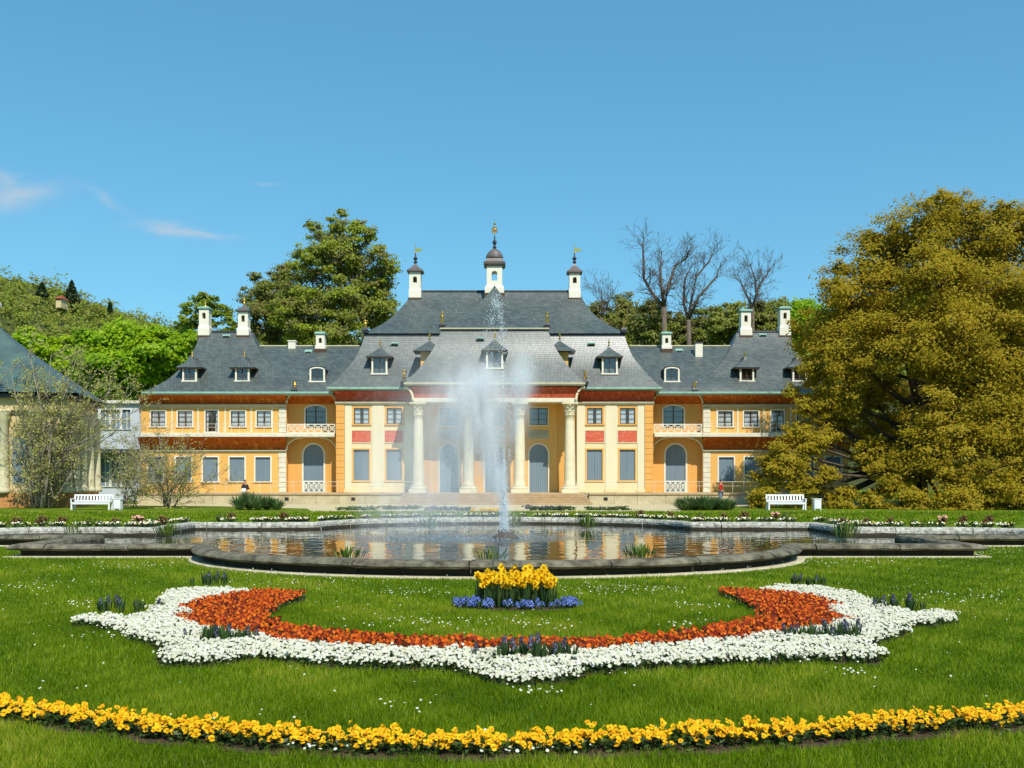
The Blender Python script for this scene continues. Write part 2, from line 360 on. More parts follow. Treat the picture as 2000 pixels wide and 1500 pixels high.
for a, b in zip(cuts[:-1], cuts[1:]):
    idx = [j % n2 for j in range(a, b+1)]
    mid = OUT2[idx[len(idx)//2]]
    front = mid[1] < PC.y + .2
    dz = random.uniform(-.006, .006); dn = random.uniform(-.008, .008)
    g = MB(); L = []
    for t_, j in enumerate(idx):
        p = Vector(OUT2[j]); nn = NRM[j]
        if t_ == 0: p = p.lerp(Vector(OUT2[idx[1]]), .035)
        if t_ == len(idx)-1: p = p.lerp(Vector(OUT2[idx[-2]]), .035)
        L.append([(p.x + nn.x*(o+dn+(random.uniform(-.009,.009) if z > .1 else 0)), p.y + nn.y*(o+dn), z + (dz + random.uniform(-.009,.009) if z > .1 else 0)) for o, z, _ in PROF])
    k = len(PROF); n0 = len(g.v)
    for lp in L: g.v.extend(lp)
    for q in range(len(L)-1):
        for e in range(k-1):
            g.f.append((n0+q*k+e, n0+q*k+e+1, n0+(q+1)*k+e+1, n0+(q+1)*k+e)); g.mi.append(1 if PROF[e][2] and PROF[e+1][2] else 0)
    g.f.append(tuple(n0+e for e in range(k))); g.mi.append(0)
    g.f.append(tuple(n0+(len(L)-1)*k+e for e in range(k))); g.mi.append(0)
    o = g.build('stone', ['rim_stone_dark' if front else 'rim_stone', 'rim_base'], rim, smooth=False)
g = MB(); g.loops([[(OUT2[j][0]+NRM[j].x*o, OUT2[j][1]+NRM[j].y*o, z) for o, z in FOOT] for j in list(range(n2))+[0]], closed=False)
g.build('footing', 'rim_footing', rim)
BIDX = [j for j in range(n2) if OUT2[j][1] > PC.y + 1.0]
g = MB(); g.loops([[(OUT2[j][0]+NRM[j].x*o, OUT2[j][1]+NRM[j].y*o, z) for o, z in ((.40, .0), (.44, .22), (.9, .26), (1.7, .21), (2.9, -.02))] for j in BIDX], closed=False); tag(g.build('planting_border', 'lawn', smooth=True), kind='structure')

# ================================================================== palace
YM, YP, YC, YW, YL = 76.0, 76.3, 73.4, 77.0, 77.75      # main wall, portico back wall, columns, wing wall, loggia back wall
ZT = .8                                                 # terrace level
pal = empty('palace', (X(966, 76), 76, 0), 'long yellow and cream palace with slate pagoda roofs and columned portico', 'palace')
def mir(px, s): return px if s == 0 else 1932 - px
def rect(p0, p1, py0, py1, Y):                          # pixel rectangle on plane Y -> x0,x1,z0,z1
    a, b = X(p0, Y), X(p1, Y); return min(a, b), max(a, b), Z(py1, Y), Z(py0, Y)
def wall(name, mt, x0, x1, z0, z1, Y, ops, depth=.3, parent=None):
    g = MB(); xs = sorted({x0, x1, *[o[0] for o in ops], *[o[1] for o in ops]}); zs = sorted({z0, z1, *[o[2] for o in ops], *[o[3] for o in ops]})
    for a, b in zip(xs[:-1], xs[1:]):
        for c, d in zip(zs[:-1], zs[1:]):
            mx, mz = (a+b)/2, (c+d)/2
            if any(o[0] < mx < o[1] and o[2] < mz < o[3] for o in ops): continue
            g.quad((a,Y,c),(b,Y,c),(b,Y,d),(a,Y,d))
    for o in ops:
        a, b, c, d = o[:4]; arch = len(o) > 4 and o[4]
        if arch:
            r = (b-a)/2; rz = r*arch; cz = d - rz; cxm = (a+b)/2
            pts = [(cxm + r*math.cos(R(180-t)), cz + rz*math.sin(R(t))) for t in range(0, 181, 12)]
            h = len(pts)//2
            g.quad((a,Y,d), *[(px_,Y,pz_) for px_, pz_ in pts[:h+1][::-1]]); g.quad((b,Y,d), *[(px_,Y,pz_) for px_, pz_ in pts[h:][::-1]])
            path = [(a, c)] + pts + [(b, c)]
        else: path = [(a,c),(a,d),(b,d),(b,c)]
        for (ax, az), (bx, bz) in zip(path[:-1], path[1:]): g.quad((ax,Y,az),(bx,Y,bz),(bx,Y+depth,bz),(ax,Y+depth,az))
        g.quad((a,Y,c),(b,Y,c),(b,Y+depth,c),(a,Y+depth,c))
    return g.build(name, mt, parent or pal)
def surround(g, a, b, c, d, Y, w, t, arch=0, sill=True):   # frame strip round an opening, proud of the wall
    if arch:
        r = (b-a)/2; rz = r*arch; cz = d - rz; cxm = (a+b)/2
        inn = [(a, c)] + [(cxm + r*math.cos(R(180-q)), cz + rz*math.sin(R(q))) for q in range(0, 181, 15)] + [(b, c)]
        out = [(a-w, c)] + [(cxm + (r+w)*math.cos(R(180-q)), cz + (rz+w)*math.sin(R(q))) for q in range(0, 181, 15)] + [(b+w, c)]
        for i in range(len(inn)-1):
            g.quad((inn[i][0],Y-t,inn[i][1]),(inn[i+1][0],Y-t,inn[i+1][1]),(out[i+1][0],Y-t,out[i+1][1]),(out[i][0],Y-t,out[i][1]))
            g.quad((out[i][0],Y-t,out[i][1]),(out[i+1][0],Y-t,out[i+1][1]),(out[i+1][0],Y,out[i+1][1]),(out[i][0],Y,out[i][1]))
            g.quad((inn[i][0],Y-t,inn[i][1]),(inn[i+1][0],Y-t,inn[i+1][1]),(inn[i+1][0],Y+.05,inn[i+1][1]),(inn[i][0],Y+.05,inn[i][1]))
    else:
        g.box(a-w, a, Y-t, Y+.04, c, d); g.box(b, b+w, Y-t, Y+.04, c, d); g.box(a-w, b+w, Y-t-.002, Y+.04, d, d+w)
        if sill: g.box(a-w-.04, b+w+.04, Y-t-.06, Y+.04, c-w*.8, c)
def sash_window(a, b, c, d, Y, surr, w=.13, arch=0, curtains=.62, frame='wood_dark', rows=3):
    g = MB(); surround(g, a, b, c, d, Y, w, .035, arch); o = g.build('window', surr, pal)
    Yg = Y + .09; fw = .055
    g = MB(); g.box(a, a+fw, Yg-.03, Yg+.03, c, d); g.box(b-fw, b, Yg-.03, Yg+.03, c, d); g.box(a+fw, b-fw, Yg-.03, Yg+.03, c, c+fw); g.box(a+fw, b-fw, Yg-.03, Yg+.03, d-fw, d)
    g.box((a+b)/2-.04, (a+b)/2+.04, Yg-.035, Yg+.03, c+fw, d-fw)
    for r in range(1, rows):
        zz = c + (d-c)*r/rows; g.box(a+fw, (a+b)/2-.04, Yg-.02, Yg+.02, zz-.014, zz+.014); g.box((a+b)/2+.04, b-fw, Yg-.02, Yg+.02, zz-.014, zz+.014)
    g.build('sash', frame, o)
    for k, (p, q) in enumerate(((a+fw, (a+b)/2-.04), ((a+b)/2+.04, b-fw))):
        for r in range(rows):
            z0 = c + (d-c)*r/rows + .02; z1 = c + (d-c)*(r+1)/rows - .02
            tl = random.uniform(-.008, .008)
            g = MB(); g.quad((p,Yg+tl,z0),(q,Yg-tl,z0),(q,Yg-tl,z1),(p,Yg+tl,z1)); g.build('pane', 'window_glass', o)
    if curtains:
        for k, (p, q) in enumerate(((a, a+(b-a)*.5*curtains*1.25), (b-(b-a)*.5*curtains*1.25, b))):
            g = MB(); n = 10; L0 = []; L1 = []
            for i in range(n+1):
                xx = p + (q-p)*i/n; yy_ = Yg + .06 + .02*math.sin(i*2.1); L0.append((xx, yy_, c)); L1.append((xx, yy_, d))
            g.loops([L0, L1], closed=False); g.build('curtain', 'curtain', o)
    return o
def shutters(a, b, c, d, Y, surr, w=.13, arch=0, name='window'):
    g = MB(); surround(g, a, b, c, d, Y, w, .035, arch, sill=(name == 'window')); o = g.build(name, surr, pal)
    cxm = (a+b)/2; Ys = Y + .1
    for s in (-1, 1):
        p, q = (a, cxm-.006) if s < 0 else (cxm+.006, b)
        g = MB()
        if arch:
            r = (b-a)/2; rz = r*arch; cz = d - rz
            top = [(cxm + r*math.cos(R(t))*(-1 if s < 0 else 1), cz + rz*math.sin(R(t))) for t in range(0, 91, 15)]
            top = [(x if abs(x-cxm) > .006 else cxm + s*.006, z) for x, z in top]
            poly = [(cxm+s*.006, c), (a if s < 0 else b, c)] + top
            if s > 0: poly = poly[::-1]
            g.prism(poly, Ys, Ys+.05)
        else: g.bbox(p, q, Ys, Ys+.05, c, d, .012)
        leaf = g.build('shutter' if name == 'window' else 'door_leaf', 'shutter_grey', o)
        g = MB(); n = 5; zt = d if not arch else d - (b-a)/2*arch
        for i in range(1, n):
            xx = p + (q-p)*i/n; g.box(xx-.006, xx+.006, Ys-.004, Ys+.02, c+.03, zt-.03)
        g.build('groove', 'shutter_groove', leaf)
    return o

# ---- roofs: stacks of rings, concave like a pagoda
def catmull(rows, k=5):
    A = np.array(rows, float); out = []
    for i in range(len(A)-1):
        p0 = A[max(i-1, 0)]; p1 = A[i]; p2 = A[i+1]; p3 = A[min(i+2, len(A)-1)]
        for j in range(k):
            t = j/k; out.append(.5*((2*p1) + (-p0+p2)*t + (2*p0-5*p1+4*p2-p3)*t*t + (-p0+3*p1-3*p2+p3)*t**3))
    out.append(A[-1]); return np.array(out)
def roof(name, rows, yback, parent=None, mt='slate', k=5, flatback=False):
    # rows: left column, right column, row, Y of the front edge
    P = catmull(rows, k); Y0 = P[0][3]
    S = [[], [], [], []]
    for pl, pr, py, Y in P:
        z = Z(py, Y); xl, xr = X(pl, Y), X(pr, Y); yb = yback if flatback else yback - (Y - Y0)
        yb = max(yb, Y)
        S[0].append([(xl,Y,z),(xr,Y,z)]); S[1].append([(xr,Y,z),(xr,yb,z)]); S[2].append([(xr,yb,z),(xl,yb,z)]); S[3].append([(xl,yb,z),(xl,Y,z)])
    g = MB()
    for s in S: g.loops(s, closed=False)
    pl, pr, py, Y = P[-1]; z = Z(py, Y); yb = max(yback if flatback else yback-(Y-Y0), Y)
    if yb - Y > .01: g.quad((X(pl,Y),Y,z),(X(pr,Y),Y,z),(X(pr,Y),yb,z),(X(pl,Y),yb,z))
    return g.build(name, mt, parent or pal, smooth=True), P
def roofY(P, py):                                        # front Y of a roof at a photo row
    rows = P[:, 2][::-1]; ys = P[:, 3][::-1]; return float(np.interp(py, rows, ys))
def ridge_roll(name, pts, r, parent, mt='lead_dark'):
    g = MB(); g.tube(pts, r, 6); return g.build(name, mt, parent)

main_lo, P_ml = roof('roof', [(640,1292,757,75.2),(660,1272,739,75.75),(679,1253,718,76.4),(696,1236,696,76.95),(706,1226,674,77.4),(712,1220,655,77.7)], 89.2)
main_up, P_mu = roof('upper_roof', [(709,1223,651,77.55),(744,1188,634,78.9),(768,1164,617,79.9),(782,1150,602,80.7),(796,1139,586,81.5),(802,1134,571,82.1)], 86.9)
port_lo, P_pl = roof('portico_roof', [(790,1142,748,72.5),(816,1116,722,73.2),(835,1097,698,73.8),(850,1082,674,74.25),(862,1070,645,74.6)], 81.0, flatback=True)
port_up, P_pu = roof('portico_upper_roof', [(860,1072,641,74.5),(876,1056,633,75.2),(900,1032,619,76.2),(922,1010,605,77.1),(945,987,583,78.1),(960,972,566,78.8),(965.5,966.5,557,79.2)], 84.0, flatback=True)
conn = []; endp = []
for s in (0, 1):
    rows = [(470,740,765,76.1),(470,740,748,76.8),(470,740,722,78.4),(470,740,697,80.1),(470,740,677,81.6)]
    rows = [tuple(sorted((mir(a,s), mir(b,s)))) + (c, d) for a, b, c, d in rows]
    conn.append(roof('wing_roof', rows, 87.1, k=3))
    rows = [(278,580,766,76.05),(306,566,753,76.7),(334,548,736,77.5),(358,527,712,78.6),(376,509,688,79.8),(386,498,666,80.8),(391,493,650,81.4)]
    rows = [tuple(sorted((mir(a,s), mir(b,s)))) + (c, d) for a, b, c, d in rows]
    endp.append(roof('end_roof', rows, 87.4))
# ridge caps and the cornices at the breaks between lower and upper roofs
for (p0, p1, py, Y, par) in ((802,1134,569.5,82.3,main_up),):
    ridge_roll('ridge_cap', [(X(p0,Y),Y,Z(py,Y)),(X(p1,Y),Y,Z(py,Y))], .12, par)
for s in (0, 1):
    ridge_roll('ridge_cap', [(X(mir(500,s),81.6),81.6,Z(676,81.6)),(X(mir(702,s),81.6),81.6,Z(676,81.6))], .08, conn[s][0], 'cornice_grey')
    ridge_roll('ridge_cap', [(X(mir(391,s),81.8),81.8,Z(648,81.8)),(X(mir(493,s),81.8),81.8,Z(648,81.8))], .09, endp[s][0])
def band(name, l, r, py0, py1, Y, yb, out, mt, par):
    x0, x1, z0, z1 = rect(l, r, py0, py1, Y); g = MB(); g.loops([[(x0-out,Y-out,z),(x1+out,Y-out,z),(x1+out,yb,z),(x0-out,yb,z)] for z in (z0, z1)], True, True); return g.build(name, mt, par)
band('break_cornice', 712, 1220, 653.5, 656.5, 77.7, 86, .05, 'lead_dark', main_lo)
band('break_cornice', 862, 1070, 643.5, 647, 74.6, 80.5, .05, 'lead_dark', port_lo)
band('break_moulding', 863, 1069, 640.5, 643.2, 74.6, 80.5, .14, 'cornice_grey', port_lo)
# eaves: gutter rail and fascia
def eave(l, r, py, Y, par, sides=1.0, mt='copper_green'):
    x0, x1 = X(l,Y), X(r,Y); z = Z(py, Y)
    g = MB(); g.box(x0-.05, x1+.05, Y-.07, Y+.06, z-.10, z+.045); g.build('gutter', mt, par)
    g = MB(); g.box(x0+.03, x1-.03, Y+.01, Y+sides, z-.20, z-.101); g.build('fascia', 'cornice_grey', par)
eave(640, 1292, 757, 75.2, main_lo); eave(790, 1142, 748, 72.5, port_lo, mt='cornice_grey')
for s in (0, 1):
    a, b = sorted((mir(278,s), mir(650,s))); eave(a, b, 766, 76.05, endp[s][0])
# painted coves under the eaves
def cove(name, l, r, py0, py1, Yw, Yo, mt, n=6, bulge=.9, par=None):
    g = MB(); L = []
    for i in range(n+1):
        t = i/n; a = t*math.pi/2
        y = Yw + (Yo-Yw)*(1-math.cos(a)); z = Z(py1, Yw) + (Z(py0, Yo)-Z(py1, Yw))*math.sin(a)
        L.append([(X(l, Yw), y, z), (X(r, Yw), y, z)])
    g.loops(L, closed=False); return g.build(name, mt, par or pal, smooth=True)
def moulding(name, l, r, py0, py1, Y, out, mt='cornice_grey', par=None):
    x0, x1, z0, z1 = rect(l, r, py0, py1, Y); h = (z1-z0)
    g = MB(); g.loops([[(x0,Y,z0),(x1,Y,z0)],[(x0,Y-out*.35,z0),(x1,Y-out*.35,z0)],[(x0,Y-out*.5,z0+h*.4),(x1,Y-out*.5,z0+h*.4)],[(x0,Y-out*.9,z0+h*.55),(x1,Y-out*.9,z0+h*.55)],[(x0,Y-out,z1),(x1,Y-out,z1)],[(x0,Y,z1),(x1,Y,z1)]], closed=False)
    g.quad((x0,Y,z0),(x0,Y-out*.5,z0+h*.4),(x0,Y-out,z1),(x0,Y,z1)); g.quad((x1,Y,z0),(x1,Y-out*.5,z0+h*.4),(x1,Y-out,z1),(x1,Y,z1))
    return g.build(name, mt, par or pal)

# ---- body volumes behind the facades
def body(name, l, r, Y0, Y1, z1, mt):
    x0, x1 = X(l, Y0), X(r, Y0); g = MB()
    g.quad((x0,Y0+.4,0),(x0,Y1,0),(x0,Y1,z1),(x0,Y0+.4,z1)); g.quad((x1,Y0+.4,0),(x1,Y1,0),(x1,Y1,z1),(x1,Y0+.4,z1)); g.quad((x0,Y1,0),(x1,Y1,0),(x1,Y1,z1),(x0,Y1,z1))
    return g.build(name, mt, pal)
body('rear_wall', 657.5, 1274.5, YM-.4, 88.4, Z(766, 76), 'plaster_yellow')
body('rear_wall', 275.5, 657, YW-.4, 86.6, Z(772, 77), 'plaster_yellow'); body('rear_wall', 1275, 1656.5, YW-.4, 86.6, Z(772, 77), 'plaster_yellow')

Z_ml = Z(786, YM)
for s in (0, 1):
    # main block: two bays each side of the portico
    a0, a1 = sorted((mir(673,s), mir(806,s)))
    ops = []
    for (l, r) in ((691.5,721),(755.5,785)):
        l, r = sorted((mir(l,s), mir(r,s))); up = rect(l, r, 797, 828, YM); lo = rect(l-1, r, 878, 938, YM); ops += [up, lo]
        sash_window(*up, YM, 'plaster_orange', .12); shutters(*lo, YM, 'plaster_yellow', .11)
        q = rect(l-4, r+3.5, 841, 864, YM)
        g = MB(); g.bbox(q[0], q[1], YM-.03, YM+.02, q[2], q[3], .02); pn = g.build('painted_panel', 'panel_red', pal)
        g = MB()
        for e in ((q[0]-.06,q[1]+.06,q[2]-.06,q[2]),(q[0]-.06,q[1]+.06,q[3],q[3]+.06),(q[0]-.06,q[0],q[2],q[3]),(q[1],q[1]+.06,q[2],q[3])): g.box(e[0],e[1],YM-.05,YM+.02,e[2],e[3])
        g.build('panel_frame', 'plaster_pale', pn)
    x0, x1, z0, z1 = rect(a0, a1, 780, 962, YM)
    wall('wall', 'plaster_cream', x0, x1, ZT, Z(766, YM), YM, ops)
    for (l, r) in ((673.5,687),(727,750),(790,805.5)):
        l, r = sorted((mir(l,s), mir(r,s))); q = rect(l, r, 791, 958, YM)
        g = MB(); g.bbox(q[0], q[1], YM-.06, YM+.02, ZT+.25, q[3], .015); p = g.build('pilaster', 'plaster_pale', pal)
        g = MB(); g.bbox(q[0]-.05, q[1]+.05, YM-.1, YM+.02, ZT+.002, ZT+.25, .02); g.build('pilaster_base', 'plaster_cream', p)
    # orange corner pier of stacked blocks
    l, r = sorted((mir(656.5,s), mir(673,s))); x0, x1 = X(l, YM), X(r, YM); zz = ZT; nb = 14; hh = (Z(791, YM)-ZT)/nb
    pr = empty('corner_pier', (0, 0, 0)); pr.parent = pal; pr.location = (0, 0, 0); OFF[pr.name] = OFF[pal.name]
    for k in range(nb):
        g = MB(); g.bbox(x0, x1, YM-.1, YM+2.9, ZT+k*hh+.008, ZT+(k+1)*hh-.008, .018); g.build('block', 'plaster_orange', pr)
    l, r = sorted((mir(655,s), mir(806,s)))
    moulding('cornice', l, r, 785, 792, YM, .22)
    cove('eave_cove', *sorted((mir(655,s), mir(806,s))), 764, 785.5, YM-.01, 75.28, 'frieze_red')
    # ---- wing
    opsu = []; opsl = []
    for k, c in enumerate((309,361.5,413.5,465,515.5)):
        if k == 2: up = rect(*sorted((mir(c-12,s), mir(c+12,s))), 802, 843, YW)
        else: up = rect(*sorted((mir(c-14,s), mir(c+14,s))), 803, 833, YW)
        opsu.append(up); sash_window(*up, YW, 'white_paint', .1, rows=3 if k != 2 else 4, curtains=.7 if k != 2 else .3)
    for c in (304.5,358,411,463,513.5):
        lo = rect(*sorted((mir(c-14.5,s), mir(c+14.5,s))), 893, 940, YW); opsl.append(lo); shutters(*lo, YW, 'white_paint', .11)
    x0, x1 = sorted((X(mir(275,s), YW), X(mir(560,s), YW)))
    wall('wall', 'plaster_yellow', x0, x1, ZT-.8, Z(772, YW), YW, opsu + opsl)
    l, r = sorted((mir(273,s), mir(560,s)))
    cove('eave_cove', l, r, 771, 790.5, YW-.01, 76.12, 'frieze_brown'); moulding('cornice', l, r, 790, 796, YW, .2)
    for c in (336, 387, 440, 491, 532):                  # slim strips between the upper windows
        q = rect(mir(c,s)-1.6, mir(c,s)+1.6, 796, 845, YW); g = MB(); g.box(q[0], q[1], YW-.03, YW+.01, q[2], q[3]); g.build('lesene', 'plaster_pale', pal)
    # balcony ledge between the storeys with its painted cove
    x0, x1, z0, z1 = rect(l, r, 845.5, 853.5, 76.1); g = MB(); g.bbox(x0, x1, 76.05, YW+.1, z0, z1, .03); ledge = g.build('balcony_ledge', 'stone_white', pal)
    cove('balcony_cove', l, r, 854, 880, YW-.01, 76.2, 'frieze_brown'); moulding('string_course', l, r, 879, 884, YW, .16)
    # white quoin pier beside the loggia
    l, r = sorted((mir(545,s), mir(559,s))); qx0, qx1 = X(l, YW), X(r, YW)
    qp = empty('quoin_pier', (0, 0, 0)); qp.parent = pal; OFF[qp.name] = OFF[pal.name]
    for (p0, p1, nb) in ((797, 845, 5), (885, 962, 8)):
        zb, zt = Z(p1, YW), Z(p0, YW); hh = (zt-zb)/nb
        if p1 == 962: zb = ZT; hh = (zt-zb)/nb
        for k in range(nb):
            e = .03 if k % 2 else 0
            g = MB(); g.bbox(qx0-(e if s == 0 else 0), qx1+(e if s else 0), YW-.09, YW+.3, zb+k*hh+.008, zb+(k+1)*hh-.008, .015); g.build('block', 'stone_white', qp)
    # ---- loggia: recessed two-storey bay
    l, r = sorted((mir(559,s), mir(657,s))); x0, x1 = X(l, YL), X(r, YL); xf0, xf1 = X(l, YW), X(r, YW)
    dl, dr = sorted((mir(593,s), mir(632,s))); up = rect(*sorted((mir(597,s), mir(636,s))), 793, 836, YL) + (.35,); lo = rect(dl, dr, 868, 961, YL)[:2] + (ZT, Z(868, YL), 1.0)
    wall('loggia_wall', 'plaster_orange', min(x0,xf0)-.2, max(x1,xf1)+.2, ZT, Z(766, YL), YL, [up, lo])
    sash_window(*up[:4], YL, 'white_paint', .12, arch=.35, curtains=0, rows=4); shutters(*lo[:4], YL, 'white_paint', .13, arch=1.0, name='door')
    g = MB()                                             # side walls of the recess
    g.box(xf0-.25, xf0, YW+.02, YL, ZT, Z(772, YW)); g.box(xf1, xf1+.25, YW+.02, YL, ZT, Z(772, YW)); g.build('side_wall', 'plaster_orange', pal)
    zf0, zf1 = Z(853.5, 76.1), Z(846, 76.1); g = MB(); g.bbox(xf0+.002, xf1-.002, 76.12, YL, zf0, zf1, .03); bal = g.build('balcony_floor', 'stone_white', pal)
    cove('loggia_cove', l, r, 768, 789, YL-.01, YL-1.1, 'frieze_brown')
    g = MB(); g.box(xf0, xf1, 76.2, YL, Z(769, YW)+.02, Z(769, YW)+.1); g.build('loggia_ceiling', 'frieze_brown', pal)
    for (ptop, rr, rx) in ((768.5, 20, 17), (855, 24, 30)):           # rounded shoulders of the two openings
        for side in (0, 1):
            e = 559.5 if side == 0 else 656.5; sg = 1 if side == 0 else -1
            pts = [(e, ptop)] + [(e + sg*(rx - rx*math.cos(R(t))), ptop + rr - rr*math.sin(R(t))) for t in range(0, 91, 10)]
            poly = [(X(mir(px,s), YW-.05), Z(py, YW-.05)) for px, py in pts]
            g = MB(); g.prism(poly, YW-.05, YW+.12); sp = g.build('arch_shoulder', 'plaster_orange', pal)
            g = MB(); g.tube([(x, YW-.06, z) for x, z in poly[1:]], .07, 6); g.build('arch_edge', 'plaster_pale', sp)
    # lattice railings
    def lattice(l, r, py0, py1, Y, par, name='railing', mt='white_paint', cells=5):
        a, b, c, d = rect(l, r, py0, py1, Y); g = MB(); t = .03
        g.box(a, b, Y-.03, Y+.03, d-.06, d); g.box(a, b, Y-.03, Y+.03, c, c+.05); g.box(a, a+.05, Y-.03, Y+.03, c+.05, d-.06); g.box(b-.05, b, Y-.03, Y+.03, c+.05, d-.06)
        w = (b-a)/cells
        for k in range(cells):
            p, q = a+k*w, a+(k+1)*w
            for z0_, z1_ in ((c+.05, d-.06), (d-.06, c+.05)): g.tube([(p,Y,z0_),(q,Y,z1_)], t, 4)
            if k: g.box(p-.02, p+.02, Y-.025, Y+.025, c+.05, d-.06)
            zm = (c+d)/2; g.tube([(p+w*.5, Y, zm+.17),(p+w*.8, Y, zm),(p+w*.5, Y, zm-.17),(p+w*.2, Y, zm),(p+w*.5, Y, zm+.17)], t*.8, 4)
        return g.build(name, mt, par)
    lattice(*sorted((mir(561,s), mir(655,s))), 828, 846, 76.3, pal, cells=7)
    lattice(*sorted((mir(593,s), mir(633,s))), 939, 961.5, YW-.3, pal, cells=4)
    def slim_rail(l, r, py0, py1, Y, step, par):
        a, b, c, d = rect(l, r, py0, py1, Y); g = MB(); g.tube([(a,Y,d),(b,Y,d)], .017, 4); g.tube([(a,Y,(c+d)/2+.1),(b,Y,(c+d)/2+.1)], .012, 4); x = a
        while x < b + .01: g.box(x-.012, x+.012, Y-.012, Y+.012, c, d); x += step
        return g.build('slim_railing', 'stone_white', par)
    slim_rail(*sorted((mir(278,s), mir(558,s))), 828, 846, 76.25, .62, pal)
    a, b = sorted((mir(420,s), mir(806,s))); slim_rail(a, b, 941, 963, 71.6, .8, pal)

# ---- portico
doors = []; ops = []
for c in (877, 965.5, 1052):
    d_ = rect(c-18, c+18, 868, 961, YP); d_ = (d_[0], d_[1], ZT, d_[3], 1.0); w_ = rect(c-17.5, c+17.5, 797, 830, YP)
    ops += [d_, w_]; shutters(*d_[:4], YP, 'plaster_pale', .13, arch=1.0, name='door'); sash_window(*w_, YP, 'plaster_pale', .12, curtains=.0, rows=3)
    q = rect(c-21, c+20, 840, 858, YP); g = MB(); g.bbox(q[0], q[1], YP-.05, YP+.02, q[2], q[3], .04); pn = g.build('relief_panel', 'cornice_grey', pal)
    g = MB()
    for k in range(7):
        xx = q[0]+.2+(q[1]-q[0]-.4)*k/6; g.lathe(xx, YP-.07, [(.03, q[2]+.1), (.09, (q[2]+q[3])/2), (.03, q[3]-.1)], 6)
    g.build('relief', 'cornice_grey', pn)
x0, x1 = X(805.5, YP), X(1127, YP)
wall('portico_wall', 'plaster_yellow', x0, x1, ZT, Z(775, YP), YP, ops)
for c in (833, 921, 1009.5, 1096):                       # painted pilaster strips between the doors
    q = rect(c-7, c+7, 790, 955, YP); g = MB(); g.bbox(q[0], q[1], YP-.05, YP+.01, ZT, q[3], .015); g.build('pilaster', 'plaster_orange', pal)
# columns
cx_ = [817, 915, 1015, 1113]
for c in cx_:
    x = X(c, YC); zb = ZT; zt = Z(787, YC)
    rb = 11.0/F*YC; rt = 8.8/F*YC
    g = MB(); zs0, zs1 = zb+.62, Z(812, YC)
    prof = [(rb*(1-.0*t) + (rt-rb)*(t**1.6), zs0 + (zs1-zs0)*t) for t in [i/12 for i in range(13)]]
    g.lathe(x, YC, [(rb+.03, zs0-.05)] + prof + [(rt+.04, zs1+.02), (rt+.04, zs1+.06)], 24); col = g.build('column', 'column_stone', pal, smooth=True)
    g = MB(); g.sqlathe(x, YC, [(rb+.22, zb), (rb+.22, zb+.28)]); g.lathe(x, YC, [(rb+.2, zb+.281), (rb+.22, zb+.36), (rb+.19, zb+.42), (rb+.10, zb+.45), (rb+.10, zb+.49), (rb+.13, zb+.54), (rb+.07, zb+.575)], 24); g.build('column_base', 'column_stone', col)
    g = MB(); hc = zt - zs1
    g.lathe(x, YC, [(rt, zs1+.06), (rt+.02, zs1+hc*.4), (rt+.08, zs1+hc*.7), (rt+.16, zs1+hc*.86)], 16)
    for tier, (z0_, z1_, ro) in enumerate(((zs1+.06, zs1+hc*.42, .10), (zs1+hc*.3, zs1+hc*.68, .17), (zs1+hc*.55, zs1+hc*.88, .25))):
        for k in range(8):
            a = 2*math.pi*(k + .5*(tier % 2))/8; ca, sa = math.cos(a), math.sin(a); wv = .13 if tier < 2 else .09
            P_ = []
            for t, (rr_, zz_, ww_) in enumerate(((rt+.01, z0_, .7), (rt+.04, (z0_+z1_)/2, 1.0), (rt+ro*.8, z1_-.02, .8), (rt+ro+.04, z1_-.07, .3))):
                P_.append([(x + ca*rr_ - sa*ww_*wv, YC + sa*rr_ + ca*ww_*wv, zz_), (x + ca*(rr_+.035), YC + sa*(rr_+.035), zz_), (x + ca*rr_ + sa*ww_*wv, YC + sa*rr_ - ca*ww_*wv, zz_)])
            g.loops(P_, closed=False)
    g.sqlathe(x, YC, [(rt+.2, zs1+hc*.87), (rt+.26, zs1+hc*.9), (rt+.26, zt)])
    g.build('capital', 'column_stone', col)
# entablature, painted frieze and ceiling
x0, x1 = X(804, YC), X(1127, YC); z0, z1 = Z(786.8, YC), Z(778, YC)
g = MB(); g.bbox(x0, x1, YC-.45, YC+.45, z0, z1, .04); g.box(x0, x0+.8, YC+.45, YP, z0, z1); g.box(x1-.8, x1, YC+.45, YP, z0, z1); ent = g.build('entablature', 'stone_white', pal)
cove('portico_frieze', 804, 1127, 755.5, 778, YC-.42, 72.6, 'frieze_red')
g = MB(); g.box(x0+.8, x1-.8, YC+.45, YP-.01, z1-.12, z1); g.build('portico_ceiling', 'plaster_pale', pal)
g = MB(); g.box(x0, x1, YC-.4, YP, z1+.002, Z(756, YC)); g.build('frieze_core', 'frieze_red', pal)
for s in (0, 1):                                         # curved brackets at the ends of the portico eave
    pts = [(X(mir(790 + 17*math.sin(R(t)), s), 73), 73.0 - .2, Z(757 + 24*(1-math.cos(R(t))), 73)) for t in range(0, 91, 10)]
    g = MB(); g.tube(pts, .09, 6); g.build('bracket', 'plaster_pale', pal)
    poly = [(p[0], p[2]) for p in pts] + [(X(mir(808, s), 73), Z(757, 73))]
    g = MB(); g.prism(poly, 72.85, 76); g.build('bracket_web', 'frieze_red', pal)

